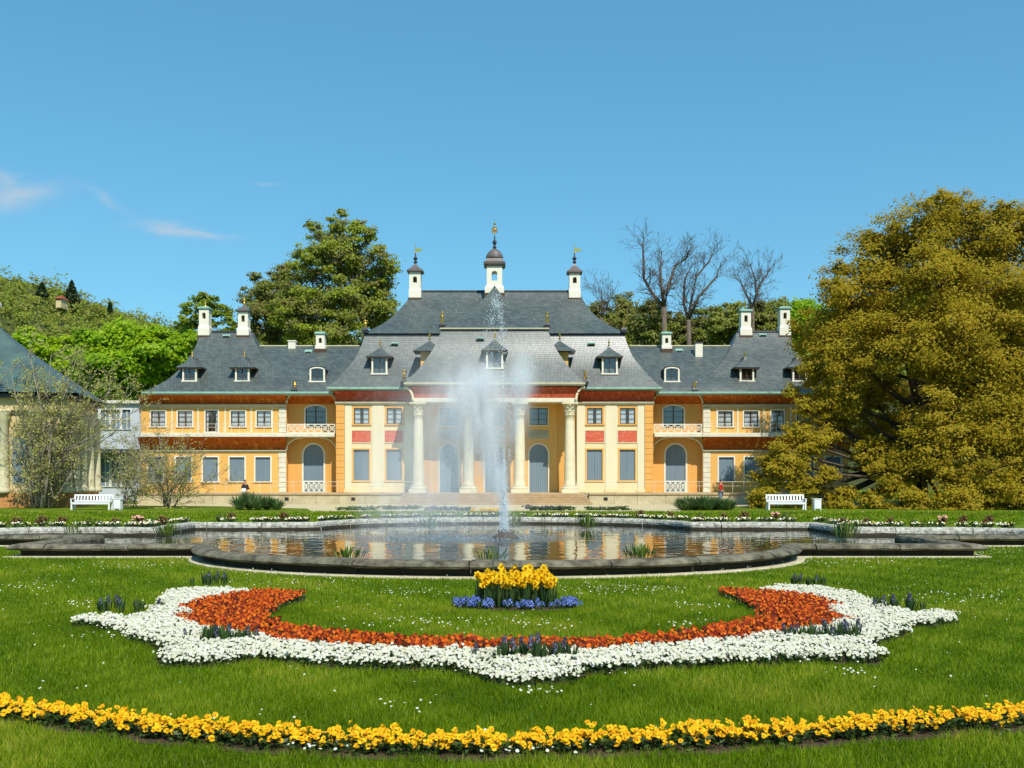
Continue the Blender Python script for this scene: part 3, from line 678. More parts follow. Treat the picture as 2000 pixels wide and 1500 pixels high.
# ---- terrace plinth of stones, steps
pl = empty('terrace_plinth', (0, 0, 0)); pl.parent = pal; OFF[pl.name] = OFF[pal.name]
YT = 71.3
for (l, r) in ((268, 784), (1150, 1665)):
    x = X(l, YT); xe = X(r, YT)
    while x < xe - .01:
        w = min(random.uniform(1.5, 2.3), xe - x); w = xe - x if xe - x - w < .8 else w
        g = MB(); g.bbox(x+.006, x+w-.006, YT + random.uniform(0, .012), YT+.6, 0, ZT-.13, .015); g.build('stone', 'terrace_stone', pl)
        g = MB(); g.bbox(x+.006, x+w-.006, YT-.07, YT+.7, ZT-.128, ZT, .02); g.build('coping', 'step_stone', pl)
        x += w
g = MB(); g.box(X(268, YT), X(1665, YT), YT+.7, YL+.3, 0, ZT-.004); g.build('terrace_floor', 'terrace_stone', pal)
for k in range(5):
    e = 14*(4-k)/4
    g = MB(); g.bbox(X(794-e, YT), X(1140+e, YT), YT-.35*(4-k)-.12, YT+.72, .16*k+.002, .16*(k+1), .02); g.build('step', 'step_stone', pal)
for px in (690, 1183, 1400, 560):                        # small cellar vents
    g = MB(); x = X(px, YT); g.box(x-.14, x+.14, YT-.02, YT+.05, .28, .5); g.build('cellar_vent', 'interior_dark', pl)

# ---- dormers
def dormer(px, py0, py1, w, P, style, pyr0=None, rw=0, side=0):
    Y = roofY(P, py1) - .12; x = X(px, Y); zb, zt = Z(py1, Y), Z(py0, Y); hw = w/2/F*Y; dp = 2.6
    g = MB()
    g.box(x-hw, x-hw+.13, Y, Y+.2, zb, zt); g.box(x+hw-.13, x+hw, Y, Y+.2, zb, zt)
    if style == 'arch':
        pts_o = [(x+hw*math.cos(R(t)), zt-.05+.38*hw*2*math.sin(R(t))*.5) for t in range(0, 181, 15)]; pts_i = [(x+(hw-.13)*math.cos(R(t)), zt-.05+(.38*hw-.1)*math.sin(R(t))) for t in range(0, 181, 15)]
        for i in range(len(pts_o)-1):
            g.prism([pts_i[i], pts_o[i], pts_o[i+1], pts_i[i+1]], Y-.02, Y+.2)
    else: g.box(x-hw, x+hw, Y-.01, Y+.2, zt, zt+.1)
    g.box(x-hw-.06, x+hw+.06, Y-.06, Y+.2, zb-.1, zb)
    d = g.build('dormer', 'white_paint', pal)
    g = MB(); g.box(x-hw+.01, x-hw+.1, Y+.2, Y+dp, zb-.2, zt+.02); g.box(x+hw-.1, x+hw-.01, Y+.2, Y+dp, zb-.2, zt+.02); g.build('cheek', 'wood_dark' if style != 'yellow' else 'plaster_yellow', d)
    g = MB(); g.quad((x-hw+.1,Y+.5,zb-.2),(x+hw-.1,Y+.5,zb-.2),(x+hw-.1,Y+.5,zt+.2),(x-hw+.1,Y+.5,zt+.2)); g.build('dark_interior', 'interior_dark', d)
    g = MB(); a, b = x-hw+.13, x+hw-.13; top = zt + (.25*hw if style == 'arch' else 0)
    g.box(a, a+.05, Y+.08, Y+.12, zb, top); g.box(b-.05, b, Y+.08, Y+.12, zb, top); g.box((a+b)/2-.03, (a+b)/2+.03, Y+.075, Y+.12, zb, top)
    for r in (1, 2): g.box(a, b, Y+.085, Y+.115, zb+(top-zb)*r/3-.015, zb+(top-zb)*r/3+.015)
    g.build('sash', 'wood_dark', d)
    for (p, q) in ((a, (a+b)/2), ((a+b)/2, b)):
        g = MB(); g.quad((p+.03,Y+.1,zb),(q-.03,Y+.1,zb),(q-.03,Y+.1,top),(p+.03,Y+.1,top)); g.build('pane', 'window_glass', d)
    if rw:                                               # swept tent roof with its finial
        za = Z(pyr0, Y); ze = zt + .08; rh = rw/2/F*Y; g = MB(); L = []
        for t in (0, .15, .35, .6, .8, 1):
            r_ = rh*(1-t)**1.7 + .02; zz_ = ze + (za-ze)*t**.9; yb_ = Y + dp - .5
            yf = Y - .25 + (rh*.9)*(1-(1-t)**1.35)
            L.append([(x-r_, yf, zz_), (x+r_, yf, zz_), (x+r_, yb_, zz_), (x-r_, yb_, zz_)])
        g.loops(L, True, True); rf = g.build('dormer_roof', 'slate', d)
        g = MB(); yf = Y - .25 + rh*.9; g.lathe(x, yf, [(.03, za-.1), (.09, za+.02), (.03, za+.1), (.10, za+.22), (.03, za+.32), (.02, za+.55)], 8); g.build('finial', 'gold', rf)
        g = MB(); g.box(x-rh+.05, x+rh-.05, Y-.2, Y+dp-.6, ze-.1, ze-.002)
        g.build('dormer_eave', 'wood_dark', rf)
    elif style == 'arch':
        g = MB(); L = []
        for yy_ in (Y+.0, Y+dp):
            L.append([(x+(hw+.06)*math.cos(R(t)), yy_, zt-.04+.45*hw*math.sin(R(t))+.02) for t in range(0, 181, 15)])
        g.loops(L, closed=False); g.build('dormer_roof', 'slate', d)
    return d
for s in (0, 1):
    dormer(mir(370,s), 720, 743, 28, endp[s][1], 'arch', 694, 50); dormer(mir(473,s), 720, 743, 28, endp[s][1], 'arch', 694, 50)
    dormer(mir(619.5,s), 721, 744, 30, conn[s][1], 'arch')
    dormer(mir(741,s), 699, 729, 31, P_ml, 'rect', 672, 52)
dormer(966, 687, 718, 33, P_pl, 'rect', 656, 52)
for s in (0, 1):                                         # side dormers on the flanks of the portico roof, seen in profile
    Y = 75.6; x = X(mir(848,s), Y); sg = -1 if s == 0 else 1; zb, zt = Z(716, Y), Z(689, Y); hw = .62
    xo = X(mir(823,s), Y)
    g = MB(); g.box(xo, x - sg*.4, Y-hw, Y+hw, zb-.3, zt); d = g.build('dormer', 'plaster_yellow', pal)
    g = MB(); L = []
    za = Z(663, Y); rh = 1.15; xc = X(mir(839,s), Y)
    for t in (0, .15, .35, .6, .8, 1): r_ = rh*(1-t)**1.5 + .02; L.append([(xc-r_, Y-r_, zt+(za-zt)*t**.85), (xc+r_, Y-r_, zt+(za-zt)*t**.85), (xc+r_, Y+r_, zt+(za-zt)*t**.85), (xc-r_, Y+r_, zt+(za-zt)*t**.85)])
    g.loops(L, True, True); rf = g.build('dormer_roof', 'slate', d)
    g = MB(); g.lathe(xc, Y, [(.03, za-.1), (.1, za+.05), (.03, za+.15), (.11, za+.3), (.03, za+.42), (.02, za+.7)], 8); g.build('finial', 'gold', rf)
    g = MB(); g.box(xo+sg*.01, xo+sg*.03, Y-.35, Y+.35, zb+.1, zt-.15); g.build('window', 'interior_dark', d)

# ---- chimneys and ridge turrets
def turret(px, Y, w, pyb, pyt, open0, open1, cap, pcap, tip, base=None, wbase=None, name='chimney', vane=0, see=False):
    x = X(px, Y); hw = w/2/F*Y; zb, zt = Z(pyb, Y), Z(pyt, Y); o0, o1 = Z(open1, Y), Z(open0, Y); ow = hw*.36
    g = MB()
    wb = (wbase or w)/2/F*Y
    g.sqlathe(x, Y, [(wb, zb-.6), (wb, zb+(o0-zb)*.45), (hw, zb+(o0-zb)*.62), (hw, o0)])
    g.box(x-hw, x-ow, Y-hw, Y+hw, o0, o1); g.box(x+ow, x+hw, Y-hw, Y+hw, o0, o1); g.box(x-hw, x+hw, Y-hw, Y+hw, o1+.002, zt)
    arcp = [(x+ow*math.cos(R(t)), o1-ow*.8+ow*.8*math.sin(R(t))) for t in range(0, 91, 18)]
    for sg in (1, -1): g.prism([(x+sg*ow, o1)] + [(x+sg*(px_-x), pz_) for px_, pz_ in arcp], Y-hw+.004, Y+hw-.004)
    t = g.build(name, 'white_paint', pal)
    if not see:
        g = MB(); g.box(x-ow, x+ow, Y-hw*.2, Y+hw*.2, o0, o1); g.build('dark_opening', 'wood_dark', t)
    g = MB(); g.sqlathe(x, Y, [(wb+.05, zb-.62), (wb+.05, zb-.02)]); g.build('flashing', 'wood_dark', t)
    zc = Z(pcap, Y); c = MB()
    if cap == 'tent':
        c.sqlathe(x, Y, [(hw+.04, zt), (hw*1.42, zt+.06), (hw*1.42, zt+.14)] + [(hw*1.35*(1-q)**1.5+.05, zt+.15+(zc-zt-.15)*q) for q in (0, .2, .45, .7, 1)])
    elif cap == 'flat':
        c.sqlathe(x, Y, [(hw+.03, zt), (hw*1.28, zt+.07), (hw*1.28, zt+.16), (hw*.8, zt+.26), (.08, zc)])
    elif cap == 'onion':
        h = zc - zt
        c.sqlathe(x, Y, [(hw*1.05, zt), (hw*1.38, zt+h*.1), (hw*1.42, zt+h*.2), (hw*1.1, zt+h*.28), (hw*1.0, zt+h*.42)])
        c.lathe(x, Y, [(hw*1.02, zt+h*.421), (hw*1.13, zt+h*.5), (hw*1.1, zt+h*.62), (hw*.85, zt+h*.8), (hw*.45, zt+h*.94), (.1, zc)], 16)
    cp = c.build('cap', 'copper_cap' if cap != 'flat' else 'copper_green', t)
    zt2 = Z(tip, Y); h = zt2 - zc; g = MB()
    if vane:
        g.lathe(x, Y, [(.1, zc-.05), (.16, zc+h*.06), (.06, zc+h*.12), (.17, zc+h*.2), (.18, zc+h*.24), (.06, zc+h*.33), (.04, zc+h*.45)], 10); g.build('finial_ball', 'lead_dark', cp)
        g = MB(); g.lathe(x, Y, [(.035, zc+h*.45), (.02, zt2)], 6)
        if vane == 1:
            zz_ = zc + h*.55; g.prism([(x, zz_), (x+.45, zz_+.05), (x+.58, zz_+.16), (x+.45, zz_+.26), (x, zz_+.3)], Y-.02, Y+.02); g.lathe(x, Y, [(.02, zz_-.18), (.1, zz_-.1), (.02, zz_-.02)], 8)
        else:
            zz_ = zc + h*.66; g.tube([(x+.2*math.cos(R(q)), Y, zz_+.26*math.sin(R(q))) for q in range(0, 361, 30)], .045, 5)
            for q in range(0, 360, 45): g.tube([(x, Y, zz_), (x+.3*math.cos(R(q)), Y, zz_+.36*math.sin(R(q)))], [.05, .01], 4)
            g.lathe(x, Y, [(.02, zz_+.35), (.11, zz_+.48), (.02, zz_+.6)], 8)
        g.build('weather_vane', 'gold', cp)
    else:
        g.lathe(x, Y, [(.05, zc-.04), (.1, zc+h*.15), (.04, zc+h*.3), (.12, zc+h*.5), (.04, zc+h*.68), (.015, zt2)], 8); g.build('finial', 'gold', cp)
    return t
turret(811.5, 82.1, 22, 583, 534, 542, 554, 'tent', 514, 474, wbase=24, vane=1); turret(1122, 82.1, 21, 583, 536, 543, 555, 'tent', 514, 474, wbase=23, vane=1)
turret(966, 81.2, 30, 575, 523, 532, 551, 'onion', 486, 430, wbase=37, name='ridge_turret', vane=2, see=True)
for s in (0, 1):
    turret(mir(401,s), 81.6, 19, 656, 606, 612, 624, 'flat' if s == 0 else 'flat', 601, 585, wbase=22); turret(mir(477,s), 81.6, 19, 656, 611, 617, 630, 'tent' if s == 0 else 'flat', 595 if s == 0 else 606, 578, wbase=23)
    turret(mir(627,s) + (0 if s == 0 else -4), 81.2, 17, 682, 655, 661, 671, 'flat', 648, 634, wbase=20, name='ridge_turret')
for px, a, b, Y in ((571.5, 668, 679, 81.6), (1364, 671, 697, 80.4)):
    q = rect(px-7, px+7, a, b, Y); g = MB(); g.box(q[0], q[1], Y-.3, Y+.3, q[2]-.3, q[3]); ch = g.build('chimney_stack', 'white_paint', pal)
    g = MB(); g.box(q[0]-.05, q[1]+.05, Y-.35, Y+.35, q[3], q[3]+.1); g.build('cap', 'lead_dark' if px > 1000 else 'white_paint', ch)
# skylights, gilded corner finials
def skylight(px, py, P, w=.45, Y=None):
    Y = roofY(P, py) - .08; x = X(px, Y); z = Z(py, Y); g = MB()
    g.loops([[(x-w*.5,Y-.1,z-.12),(x+w*.5,Y-.1,z-.12)],[(x-w*.5,Y-.12,z+.0),(x+w*.5,Y-.12,z+.0)],[(x-w*.5,Y+.35,z+.22),(x+w*.5,Y+.35,z+.22)]], closed=False)
    g.quad((x-w*.5,Y-.1,z-.12),(x-w*.5,Y-.12,z),(x-w*.5,Y+.35,z+.22),(x-w*.5,Y+.35,z-.12)); g.quad((x+w*.5,Y-.1,z-.12),(x+w*.5,Y-.12,z),(x+w*.5,Y+.35,z+.22),(x+w*.5,Y+.35,z-.12))
    o = g.build('skylight', 'copper_green', pal)
    g = MB(); g.box(x-w*.4, x+w*.4, Y-.125, Y-.1, z-.1, z-.01); g.build('pane', 'interior_dark', o)
for px, py, P in ((771,671,P_ml),(1155,671,P_ml),(938,661,P_pl),(602,687,conn[0][1]),(1327,685,conn[1][1]),(442,656,endp[0][1]),(1490,654,endp[1][1])): skylight(px, py, P, .6)
def corner_finial(px, py0, py1, Y, foot=True):
    x = X(px, Y); z0, z1 = Z(py1, Y), Z(py0, Y); h = z1 - z0; g = MB()
    g.lathe(x, Y, [(.13, z0), (.16, z0+h*.2), (.05, z0+h*.3), (.13, z0+h*.5), (.10, z0+h*.62), (.04, z0+h*.72), (.07, z0+h*.82), (.015, z1)], 8)
    for q in (-1, 1): g.tube([(x, Y, z0+h*.6), (x+q*.18, Y, z0+h*.75), (x+q*.14, Y, z0+h*.95)], [.04, .03, .01], 4)
    o = g.build('corner_finial', 'gold', pal)
    if foot: g = MB(); g.sqlathe(x, Y, [(.2, z0-.42), (.26, z0-.2), (.16, z0)]); g.build('foot', 'lead_dark', o)
for s in (0, 1):
    corner_finial(mir(713.5,s), 624, 640, 77.7); corner_finial(mir(863.5,s), 607, 630, 74.8); corner_finial(mir(789,s), 721, 741, 75.0); corner_finial(mir(575.5,s), 745, 757, 76.3)

# ================================================================== neighbouring buildings
mat('pavilion_wall', C(222,200,150), .85, .12, 1.0, .2, 12)
mat('pavilion_stone', C(222,214,176), .85, .15, 1.5, .2, 12)
mat('copper_roof', C(84,116,108), .6, .25, 1.2, .3, 6, col2=C(66,80,84), contrast=.8)
mat('grey_wall', C(206,212,216), .85, .06, 1.0, .1)
mat('red_tile', C(160,84,58), .85, .2, 2)
mat('brick_plinth', C(200,140,84), .9, .2, 2, .3)
pv = empty('garden_pavilion', (-34.4, 66.2, 0), 'stone pavilion with green copper and slate roof behind the bare shrub', 'pavilion', rz=R(11))
hw, hd, ze = 5.9, 4.6, 7.2
g = MB(); g.box(-hw+.6, hw-.6, -hd+.6, hd-.6, .9, ze-.1); g.build('wall', 'pavilion_wall', pv, local=True)
g = MB(); g.box(-hw+.2, hw-.2, -hd+.2, hd-.2, 0, .9); g.build('plinth', 'brick_plinth', pv, local=True)
def rows_roof(prof, mt, nm, front):
    g = MB(); L = [[(-hw*a-.35*(1-t), -hd*b-.35*(1-t), z), (hw*a+.35*(1-t), -hd*b-.35*(1-t), z), (hw*a+.35*(1-t), hd*b+.35*(1-t), z), (-hw*a-.35*(1-t), hd*b+.35*(1-t), z)] for a, b, z, t in prof]
    if front: g.loops([[l[0], l[1]] for l in L], closed=False)
    else: g.loops([[l[1], l[2], l[3], l[0]] for l in L], closed=False)
    return g.build(nm, mt, pv, local=True)
pf = [((1-t)**1.25*.97+.03, (1-t)**1.25*.97+.03, ze + 5.0*t**.95, t) for t in [i/9 for i in range(10)]]
rows_roof(pf, 'copper_roof', 'roof_front', True); rows_roof(pf, 'slate', 'roof', False)
g = MB(); g.box(-hw-.1, hw+.1, -hd-.1, hd+.1, ze-.32, ze-.11); g.build('cornice', 'lead_dark', pv, local=True)
g = MB(); g.box(-hw+.3, hw-.3, -hd+.3, hd-.3, ze-1.1, ze-.33); g.build('entablature', 'pavilion_wall', pv, local=True)
def pcol(x, y):
    g = MB(); g.lathe(x, y, [(.42, .9), (.42, 1.1), (.36, 1.2), (.34, 1.3), (.29, 5.3), (.33, 5.36), (.42, 5.9), (.46, 6.0), (.46, 6.1)], 14); g.build('column', 'pavilion_stone', pv, smooth=True, local=True)
for k in range(7): pcol(-hw+.35 + k*(2*hw-.7)/6, -hd+.38)
for k in range(1, 5): pcol(hw-.35, -hd+.38 + k*(2*hd-.76)/4)
for k in range(6):
    x = -hw+.35 + (k+.5)*(2*hw-.7)/6
    g = MB(); surround(g, x-.45, x+.45, 1.5, 4.9, -hd+.6, .1, .04, 1.0); w = g.build('window', 'pavilion_stone', pv, local=True)
    g = MB(); g.box(x-.45, x+.45, -hd+.58, -hd+.62, 1.5, 4.4); g.build('pane', 'shutter_grey', w, local=True)
for k in range(4):
    y = -hd+.38 + (k+.5)*(2*hd-.76)/4
    g = MB(); g.box(hw-.62, hw-.57, y-.4, y+.4, 1.5, 4.6); g.build('window', 'shutter_grey', pv, local=True)
g = MB(); g.sqlathe(0, 0, [(.34, ze+4.5), (.30, ze+6.0), (.42, ze+6.05), (.42, ze+6.2), (.25, ze+6.6), (.08, ze+7.2)]); lt = g.build('lantern', 'white_paint', pv, local=True)
g = MB(); g.box(-.2, .2, -.52, -.44, ze+5.1, ze+5.8); g.build('lantern_opening', 'wood_dark', lt, local=True)

gh = empty('grey_side_building', (X(222, 88), 88, 0), 'pale grey glazed side building between the pavilion and the palace', 'building')
x0, x1, z0, z1 = rect(168, 272, 788, 975, 86); ops = []
for c in (184, 205, 226, 247):
    for (a, b) in ((800, 838), (895, 950)): ops.append(rect(c-8, c+8, a, b, 86))
wall('wall', 'grey_wall', x0, x1, 0, z1, 86, ops, parent=gh)
for o in ops:
    g = MB(); surround(g, *o, 86, .07, .03); w = g.build('window', 'white_paint', gh)
    g = MB(); g.quad((o[0],86.15,o[2]),(o[1],86.15,o[2]),(o[1],86.15,o[3]),(o[0],86.15,o[3])); g.build('pane', 'shutter_grey', w)
    g = MB(); g.box((o[0]+o[1])/2-.03, (o[0]+o[1])/2+.03, 86.1, 86.15, o[2], o[3]); g.box(o[0], o[1], 86.1, 86.15, (o[2]+o[3])/2-.03, (o[2]+o[3])/2+.03); g.build('glazing_bar', 'white_paint', w)
g = MB(); g.box(x0, x1, 86.35, 92, 0, z1-.3); g.build('rear_wall', 'grey_wall', gh)
g = MB(); g.box(x0-.2, x1+.2, 85.7, 92, z1, z1+.25); g.build('roof_edge', 'white_paint', gh)
q = rect(166, 274, 878, 886, 85.6); g = MB(); g.box(q[0], q[1], 84.2, 85.95, q[2], q[3]); g.build('canopy', 'lead_dark', gh)

hh_ = empty('hillside_house', (X(120, 380), 380, Z(592, 380)), 'tiny red roofed house among trees on the left hill', 'house')
D_ = 380; q = rect(116, 126, 586, 593, D_); g = MB(); g.box(q[0], q[1], D_-3, D_+3, q[2]-2, q[3]); g.build('wall', 'pavilion_wall', hh_)
q2 = rect(114, 128, 582.5, 586, D_); g = MB(); g.loops([[(q2[0],D_-3.6,q2[2]),(q2[1],D_-3.6,q2[2]),(q2[1],D_+3.6,q2[2]),(q2[0],D_+3.6,q2[2])],[(q2[0]+1,D_-.1,q2[3]+1),(q2[1]-1,D_-.1,q2[3]+1),(q2[1]-1,D_+.1,q2[3]+1),(q2[0]+1,D_+.1,q2[3]+1)]], True, True); g.build('roof', 'red_tile', hh_)
for px in (117, 121, 124.5):
    q = rect(px-1.0, px+1.0, 586.5, 589.5, D_); g = MB(); g.box(q[0], q[1], D_-3.06, D_-3.0, q[2], q[3]); g.build('window', 'interior_dark', hh_)

# ================================================================== foliage
def leaf_object(name, cen, size, mt, parent=None, up=.35, aspect=.55, tint=None, out=None):
    N = len(cen)
    nrm = RNG.normal(size=(N, 3))*.75; nrm[:, 2] += up*2; nrm[:, 1] -= .6
    if out is not None: nrm += out*1.3
    nrm[:, :] = nrm; nrm /= np.linalg.norm(nrm, axis=1)[:, None]
    a = RNG.normal(size=(N, 3)); u = np.cross(nrm, a); u /= np.linalg.norm(u, axis=1)[:, None] + 1e-9; v = np.cross(nrm, u)
    L = (size * RNG.uniform(.7, 1.35, N))[:, None]
    u = u*L; v = v*L*aspect
    V = np.empty((N, 4, 3)); V[:, 0] = cen + u; V[:, 1] = cen + v - u*.1; V[:, 2] = cen - u; V[:, 3] = cen - v - u*.1
    return quad_object(name, V, mt, parent, tint)
def quad_object(name, V, mt, parent=None, tint=None, k=4):
    N = len(V); me = bpy.data.meshes.new(name)
    off = np.array(OFF[parent.name]) if parent is not None else np.zeros(3)
    me.vertices.add(N*k); me.vertices.foreach_set('co', (V - off).astype(np.float32).ravel())
    me.loops.add(N*k); me.loops.foreach_set('vertex_index', np.arange(N*k, dtype=np.int32))
    me.polygons.add(N); me.polygons.foreach_set('loop_start', np.arange(0, N*k, k, dtype=np.int32))
    me.update(calc_edges=True)
    at = me.attributes.new('tint', 'FLOAT', 'FACE'); at.data.foreach_set('value', (tint if tint is not None else RNG.random(N)).astype(np.float32))
    me.materials.append(M[mt]); o = bpy.data.objects.new(name, me); COL.objects.link(o)
    if parent is not None: o.parent = parent
    OFF[o.name] = Vector(off); return o
def blob_leaves(blobs, n, clumps=26, cr=.34, flat=.55, shell=(.45, 1.0)):
    # blobs: centre(3), radius(3).  Leaves gather in flattened sprays spread through each blob
    out = []; tint = []; nn = []
    w = np.array([b[1][0]*b[1][2] for b in blobs]); w = w/w.sum()
    for (c, r), q in zip(blobs, w):
        m = max(30, int(n*q)); K = max(6, int(clumps))
        d = RNG.normal(size=(K, 3)); d /= np.linalg.norm(d, axis=1)[:, None]; rad = RNG.uniform(shell[0], shell[1], K)[:, None]
        cc = d*rad*np.array(r) + np.array(c)
        ct = RNG.uniform(0, .7, K)
        i = RNG.integers(0, K, m); s = np.array(r)*cr*RNG.uniform(.5, 1.3, (K, 1))[i]
        p = cc[i] + RNG.normal(size=(m, 3))*s*np.array([.6, .6, .6*flat])
        out.append(p); tint.append(np.clip(ct[i] + RNG.uniform(0, .3, m), 0, 1)); o_ = (p - np.array(c))/np.array(r); nn.append(o_/(np.linalg.norm(o_, axis=1)[:, None] + .2))
    return np.concatenate(out), np.concatenate(tint), np.concatenate(nn)
def pblobs(lst, D, dj=2.0, depth=1.0):
    res = []
    for b in lst:
        px, py, r = b[:3]; dd = b[3] if len(b) > 3 else random.uniform(-dj, dj)
        Y = D + dd; rr = r/F*Y; res.append(((X(px, Y), Y, Z(py, Y)), (rr, rr*depth, rr*.92)))
    return res
def grow(segs, p, d, L, r, lev, maxlev, spread=.55, kids=(2, 3), curve=.25, up=.25, ratio=.72, minr=.01, rng=random):
    pts = [p.copy()]; rad = [r]; n = 3; q = p.copy(); dd = d.copy()
    for i in range(n):
        dd = (dd + Vector((rng.gauss(0, curve), rng.gauss(0, curve), rng.gauss(0, curve*.7) + up*.3))).normalized(); q = q + dd*(L/n); pts.append(q.copy()); rad.append(max(minr, r*(1-.42*(i+1)/n)))
    segs.append((pts, rad, lev))
    if lev >= maxlev: return
    for k in range(rng.randint(*kids)):
        at = rng.uniform(.45, 1.0) if k else 1.0; i = min(n, max(1, int(round(at*n)))); b = pts[i]
        nd = (dd + Vector((rng.gauss(0, spread), rng.gauss(0, spread), rng.gauss(0, spread*.7) + up*.5))).normalized()
        grow(segs, b, nd, L*ratio*rng.uniform(.75, 1.15), max(minr, rad[i]*.72), lev+1, maxlev, spread, kids, curve, up, ratio, minr, rng)
def segs_mesh(segs, name, mt, parent):
    g = MB()
    for pts, rad, lev in segs: g.tube(pts, rad, 8 if lev == 0 else (5 if lev < 3 else 3))
    return g.build(name, mt, parent, smooth=True)
def tree(name, label, group, bx, D, blobs, n, mt, size, tr=.5, bark='bark', clumps=26, cr=.34, flat=.55, up=.35, base_z=0.0, dj=2.0, depth=1.0, twigs=0, cat='tree', shell=(.45, 1.0), limb=1.0):
    base = Vector((X(bx, D), D, base_z)); t = empty(name, base, label, cat, group)
    B = pblobs(blobs, D, dj, depth)
    P, T, N_ = blob_leaves(B, n, clumps, cr, flat, shell); P[:, 2] = np.maximum(P[:, 2], base_z + .08)
    leaf_object('crown', P, size, mt, t, up, tint=T, out=N_)
    top = max(c[2]+r[2]*.4 for c, r in B); segs = []
    axis = []
    for i in range(7):
        k = i/6; axis.append(base + Vector((random.gauss(0, .15)*k*3, random.gauss(0, .15)*k*3, (top-base_z)*k*.92)))
    segs.append((axis, [tr*(1-.85*(i/6)) + .03 for i in range(7)], 0))
    for c, r in B:
        c = Vector(c); zz = max(base_z + (top-base_z)*.15, min(c.z - r[2]*.5 - (c - base).xy.length*.45, top*.8)); k = max(0, min(.99, (zz-base_z)/max(.1, (top-base_z)*.92))); i = int(k*6); st = axis[i].lerp(axis[min(6, i+1)], k*6-i)
        mid = st.lerp(c, .5) + Vector((0, 0, -.08*(c-st).length)); r0 = max(.05, tr*(1-.8*k)*.55*limb)
        segs.append(([st, mid, c, c + (c-st).normalized()*r[0]*.6], [r0, r0*.7, r0*.35, .02], 1))
        for q in range(twigs):
            d = Vector((random.gauss(0, 1), random.gauss(0, 1), random.gauss(.3, .8))).normalized(); grow(segs, c.lerp(mid, random.random()*.5), d, r[0]*.6, r0*.3, 2, 4, .5, (2, 3), .2, .2, .7, .012)
    segs_mesh(segs, 'trunk', bark, t)
    return t

mat('bark_pale', C(150,140,122), .9, .25, 3, .4, 20)
leafmat('leaf_beech', [(.17,.15,.012), (.33,.25,.014), (.40,.31,.018), (.45,.32,.03), (.37,.35,.03)], .5, .6, .1)
leafmat('leaf_bright', [(.14,.27,.004), (.24,.40,.006), (.33,.48,.008), (.42,.54,.014)], .5)
leafmat('leaf_mid', [(.14,.21,.012), (.22,.30,.018), (.28,.35,.022), (.30,.28,.045)], .45)
leafmat('leaf_olive', [(.17,.18,.03), (.23,.20,.05), (.23,.26,.035), (.20,.26,.025)], .45)
leafmat('leaf_elm', [(.27,.21,.08), (.26,.27,.05), (.33,.38,.03), (.40,.46,.04)], .5)
leafmat('leaf_moss', [(.20,.21,.03), (.26,.27,.04), (.24,.30,.03)], .45)
leafmat('leaf_dark', [(.018,.035,.012), (.03,.055,.018), (.045,.07,.02)], .2)
leafmat('leaf_hill', [(.18,.24,.02), (.25,.29,.025), (.29,.27,.045), (.20,.27,.025), (.27,.34,.03)], .45)
leafmat('leaf_shrub', [(.34,.33,.08), (.46,.44,.10), (.34,.36,.08)], .35)
leafmat('leaf_sword', [(.06,.12,.035), (.12,.20,.06), (.21,.28,.11)], .35)
leafmat('leaf_boxwood', [(.03,.06,.015), (.06,.10,.02), (.09,.13,.03)], .25)

# --- copper beech on the right, branches sweeping down to the lawn
beech = [(1860,425,55),(1790,455,70),(1710,515,72),(1930,470,70),(2005,440,55),(2070,480,80),(1650,575,66),(1730,600,85),(1830,560,90,-4),(1940,590,95,-4),(2040,600,90),(1598,645,50),
         (1660,680,70,-3),(1760,670,75,-5),(1590,720,40),(1635,760,50,-3),(1860,690,85,-5),(1960,720,90,-5),(2060,740,90),(1720,740,40,3),(1600,800,32,-2),
         (1545,885,42,-4),(1510,925,40,-4),(1590,870,30,-4),(1492,968,26,-5),(1560,955,40,-5),(1640,975,34,-5),(1620,925,24,-5),(1860,810,75,-6),(1960,840,95,-6),(1810,885,55,-6),(1890,910,70,-7),(2020,900,90,-6),
         (1700,880,36,-3),(1740,930,44,-5),(1780,985,44,-7),(1870,985,52,-8),(1960,960,50,-8),(1700,985,30,-6),(2040,980,60,-7),
         (1800,620,80,5),(1900,520,80,5),(1980,620,90,6),(1900,760,90,6),(1700,620,60,5),(1700,770,60,6),(1740,840,60,7),(1660,800,30,4),(1820,800,70,7),(1690,850,40,2),(1575,800,24,-3),(1560,840,26,-3),(1530,905,26,-4),(1475,985,16,-5),(1615,845,28,-3),(1545,765,16,-2),(1640,830,24,-1),(1840,395,30),(1700,470,20),(1640,525,18),(1960,410,22)]
tree('copper_beech', 'huge olive bronze beech with branches sweeping to the lawn beside the palace', None, 1790, 66, beech, 390000, 'leaf_beech', .10, tr=.75, bark='bark', clumps=42, cr=.34, flat=.6, up=.5, twigs=1, limb=.5, shell=(.35, 1.12))
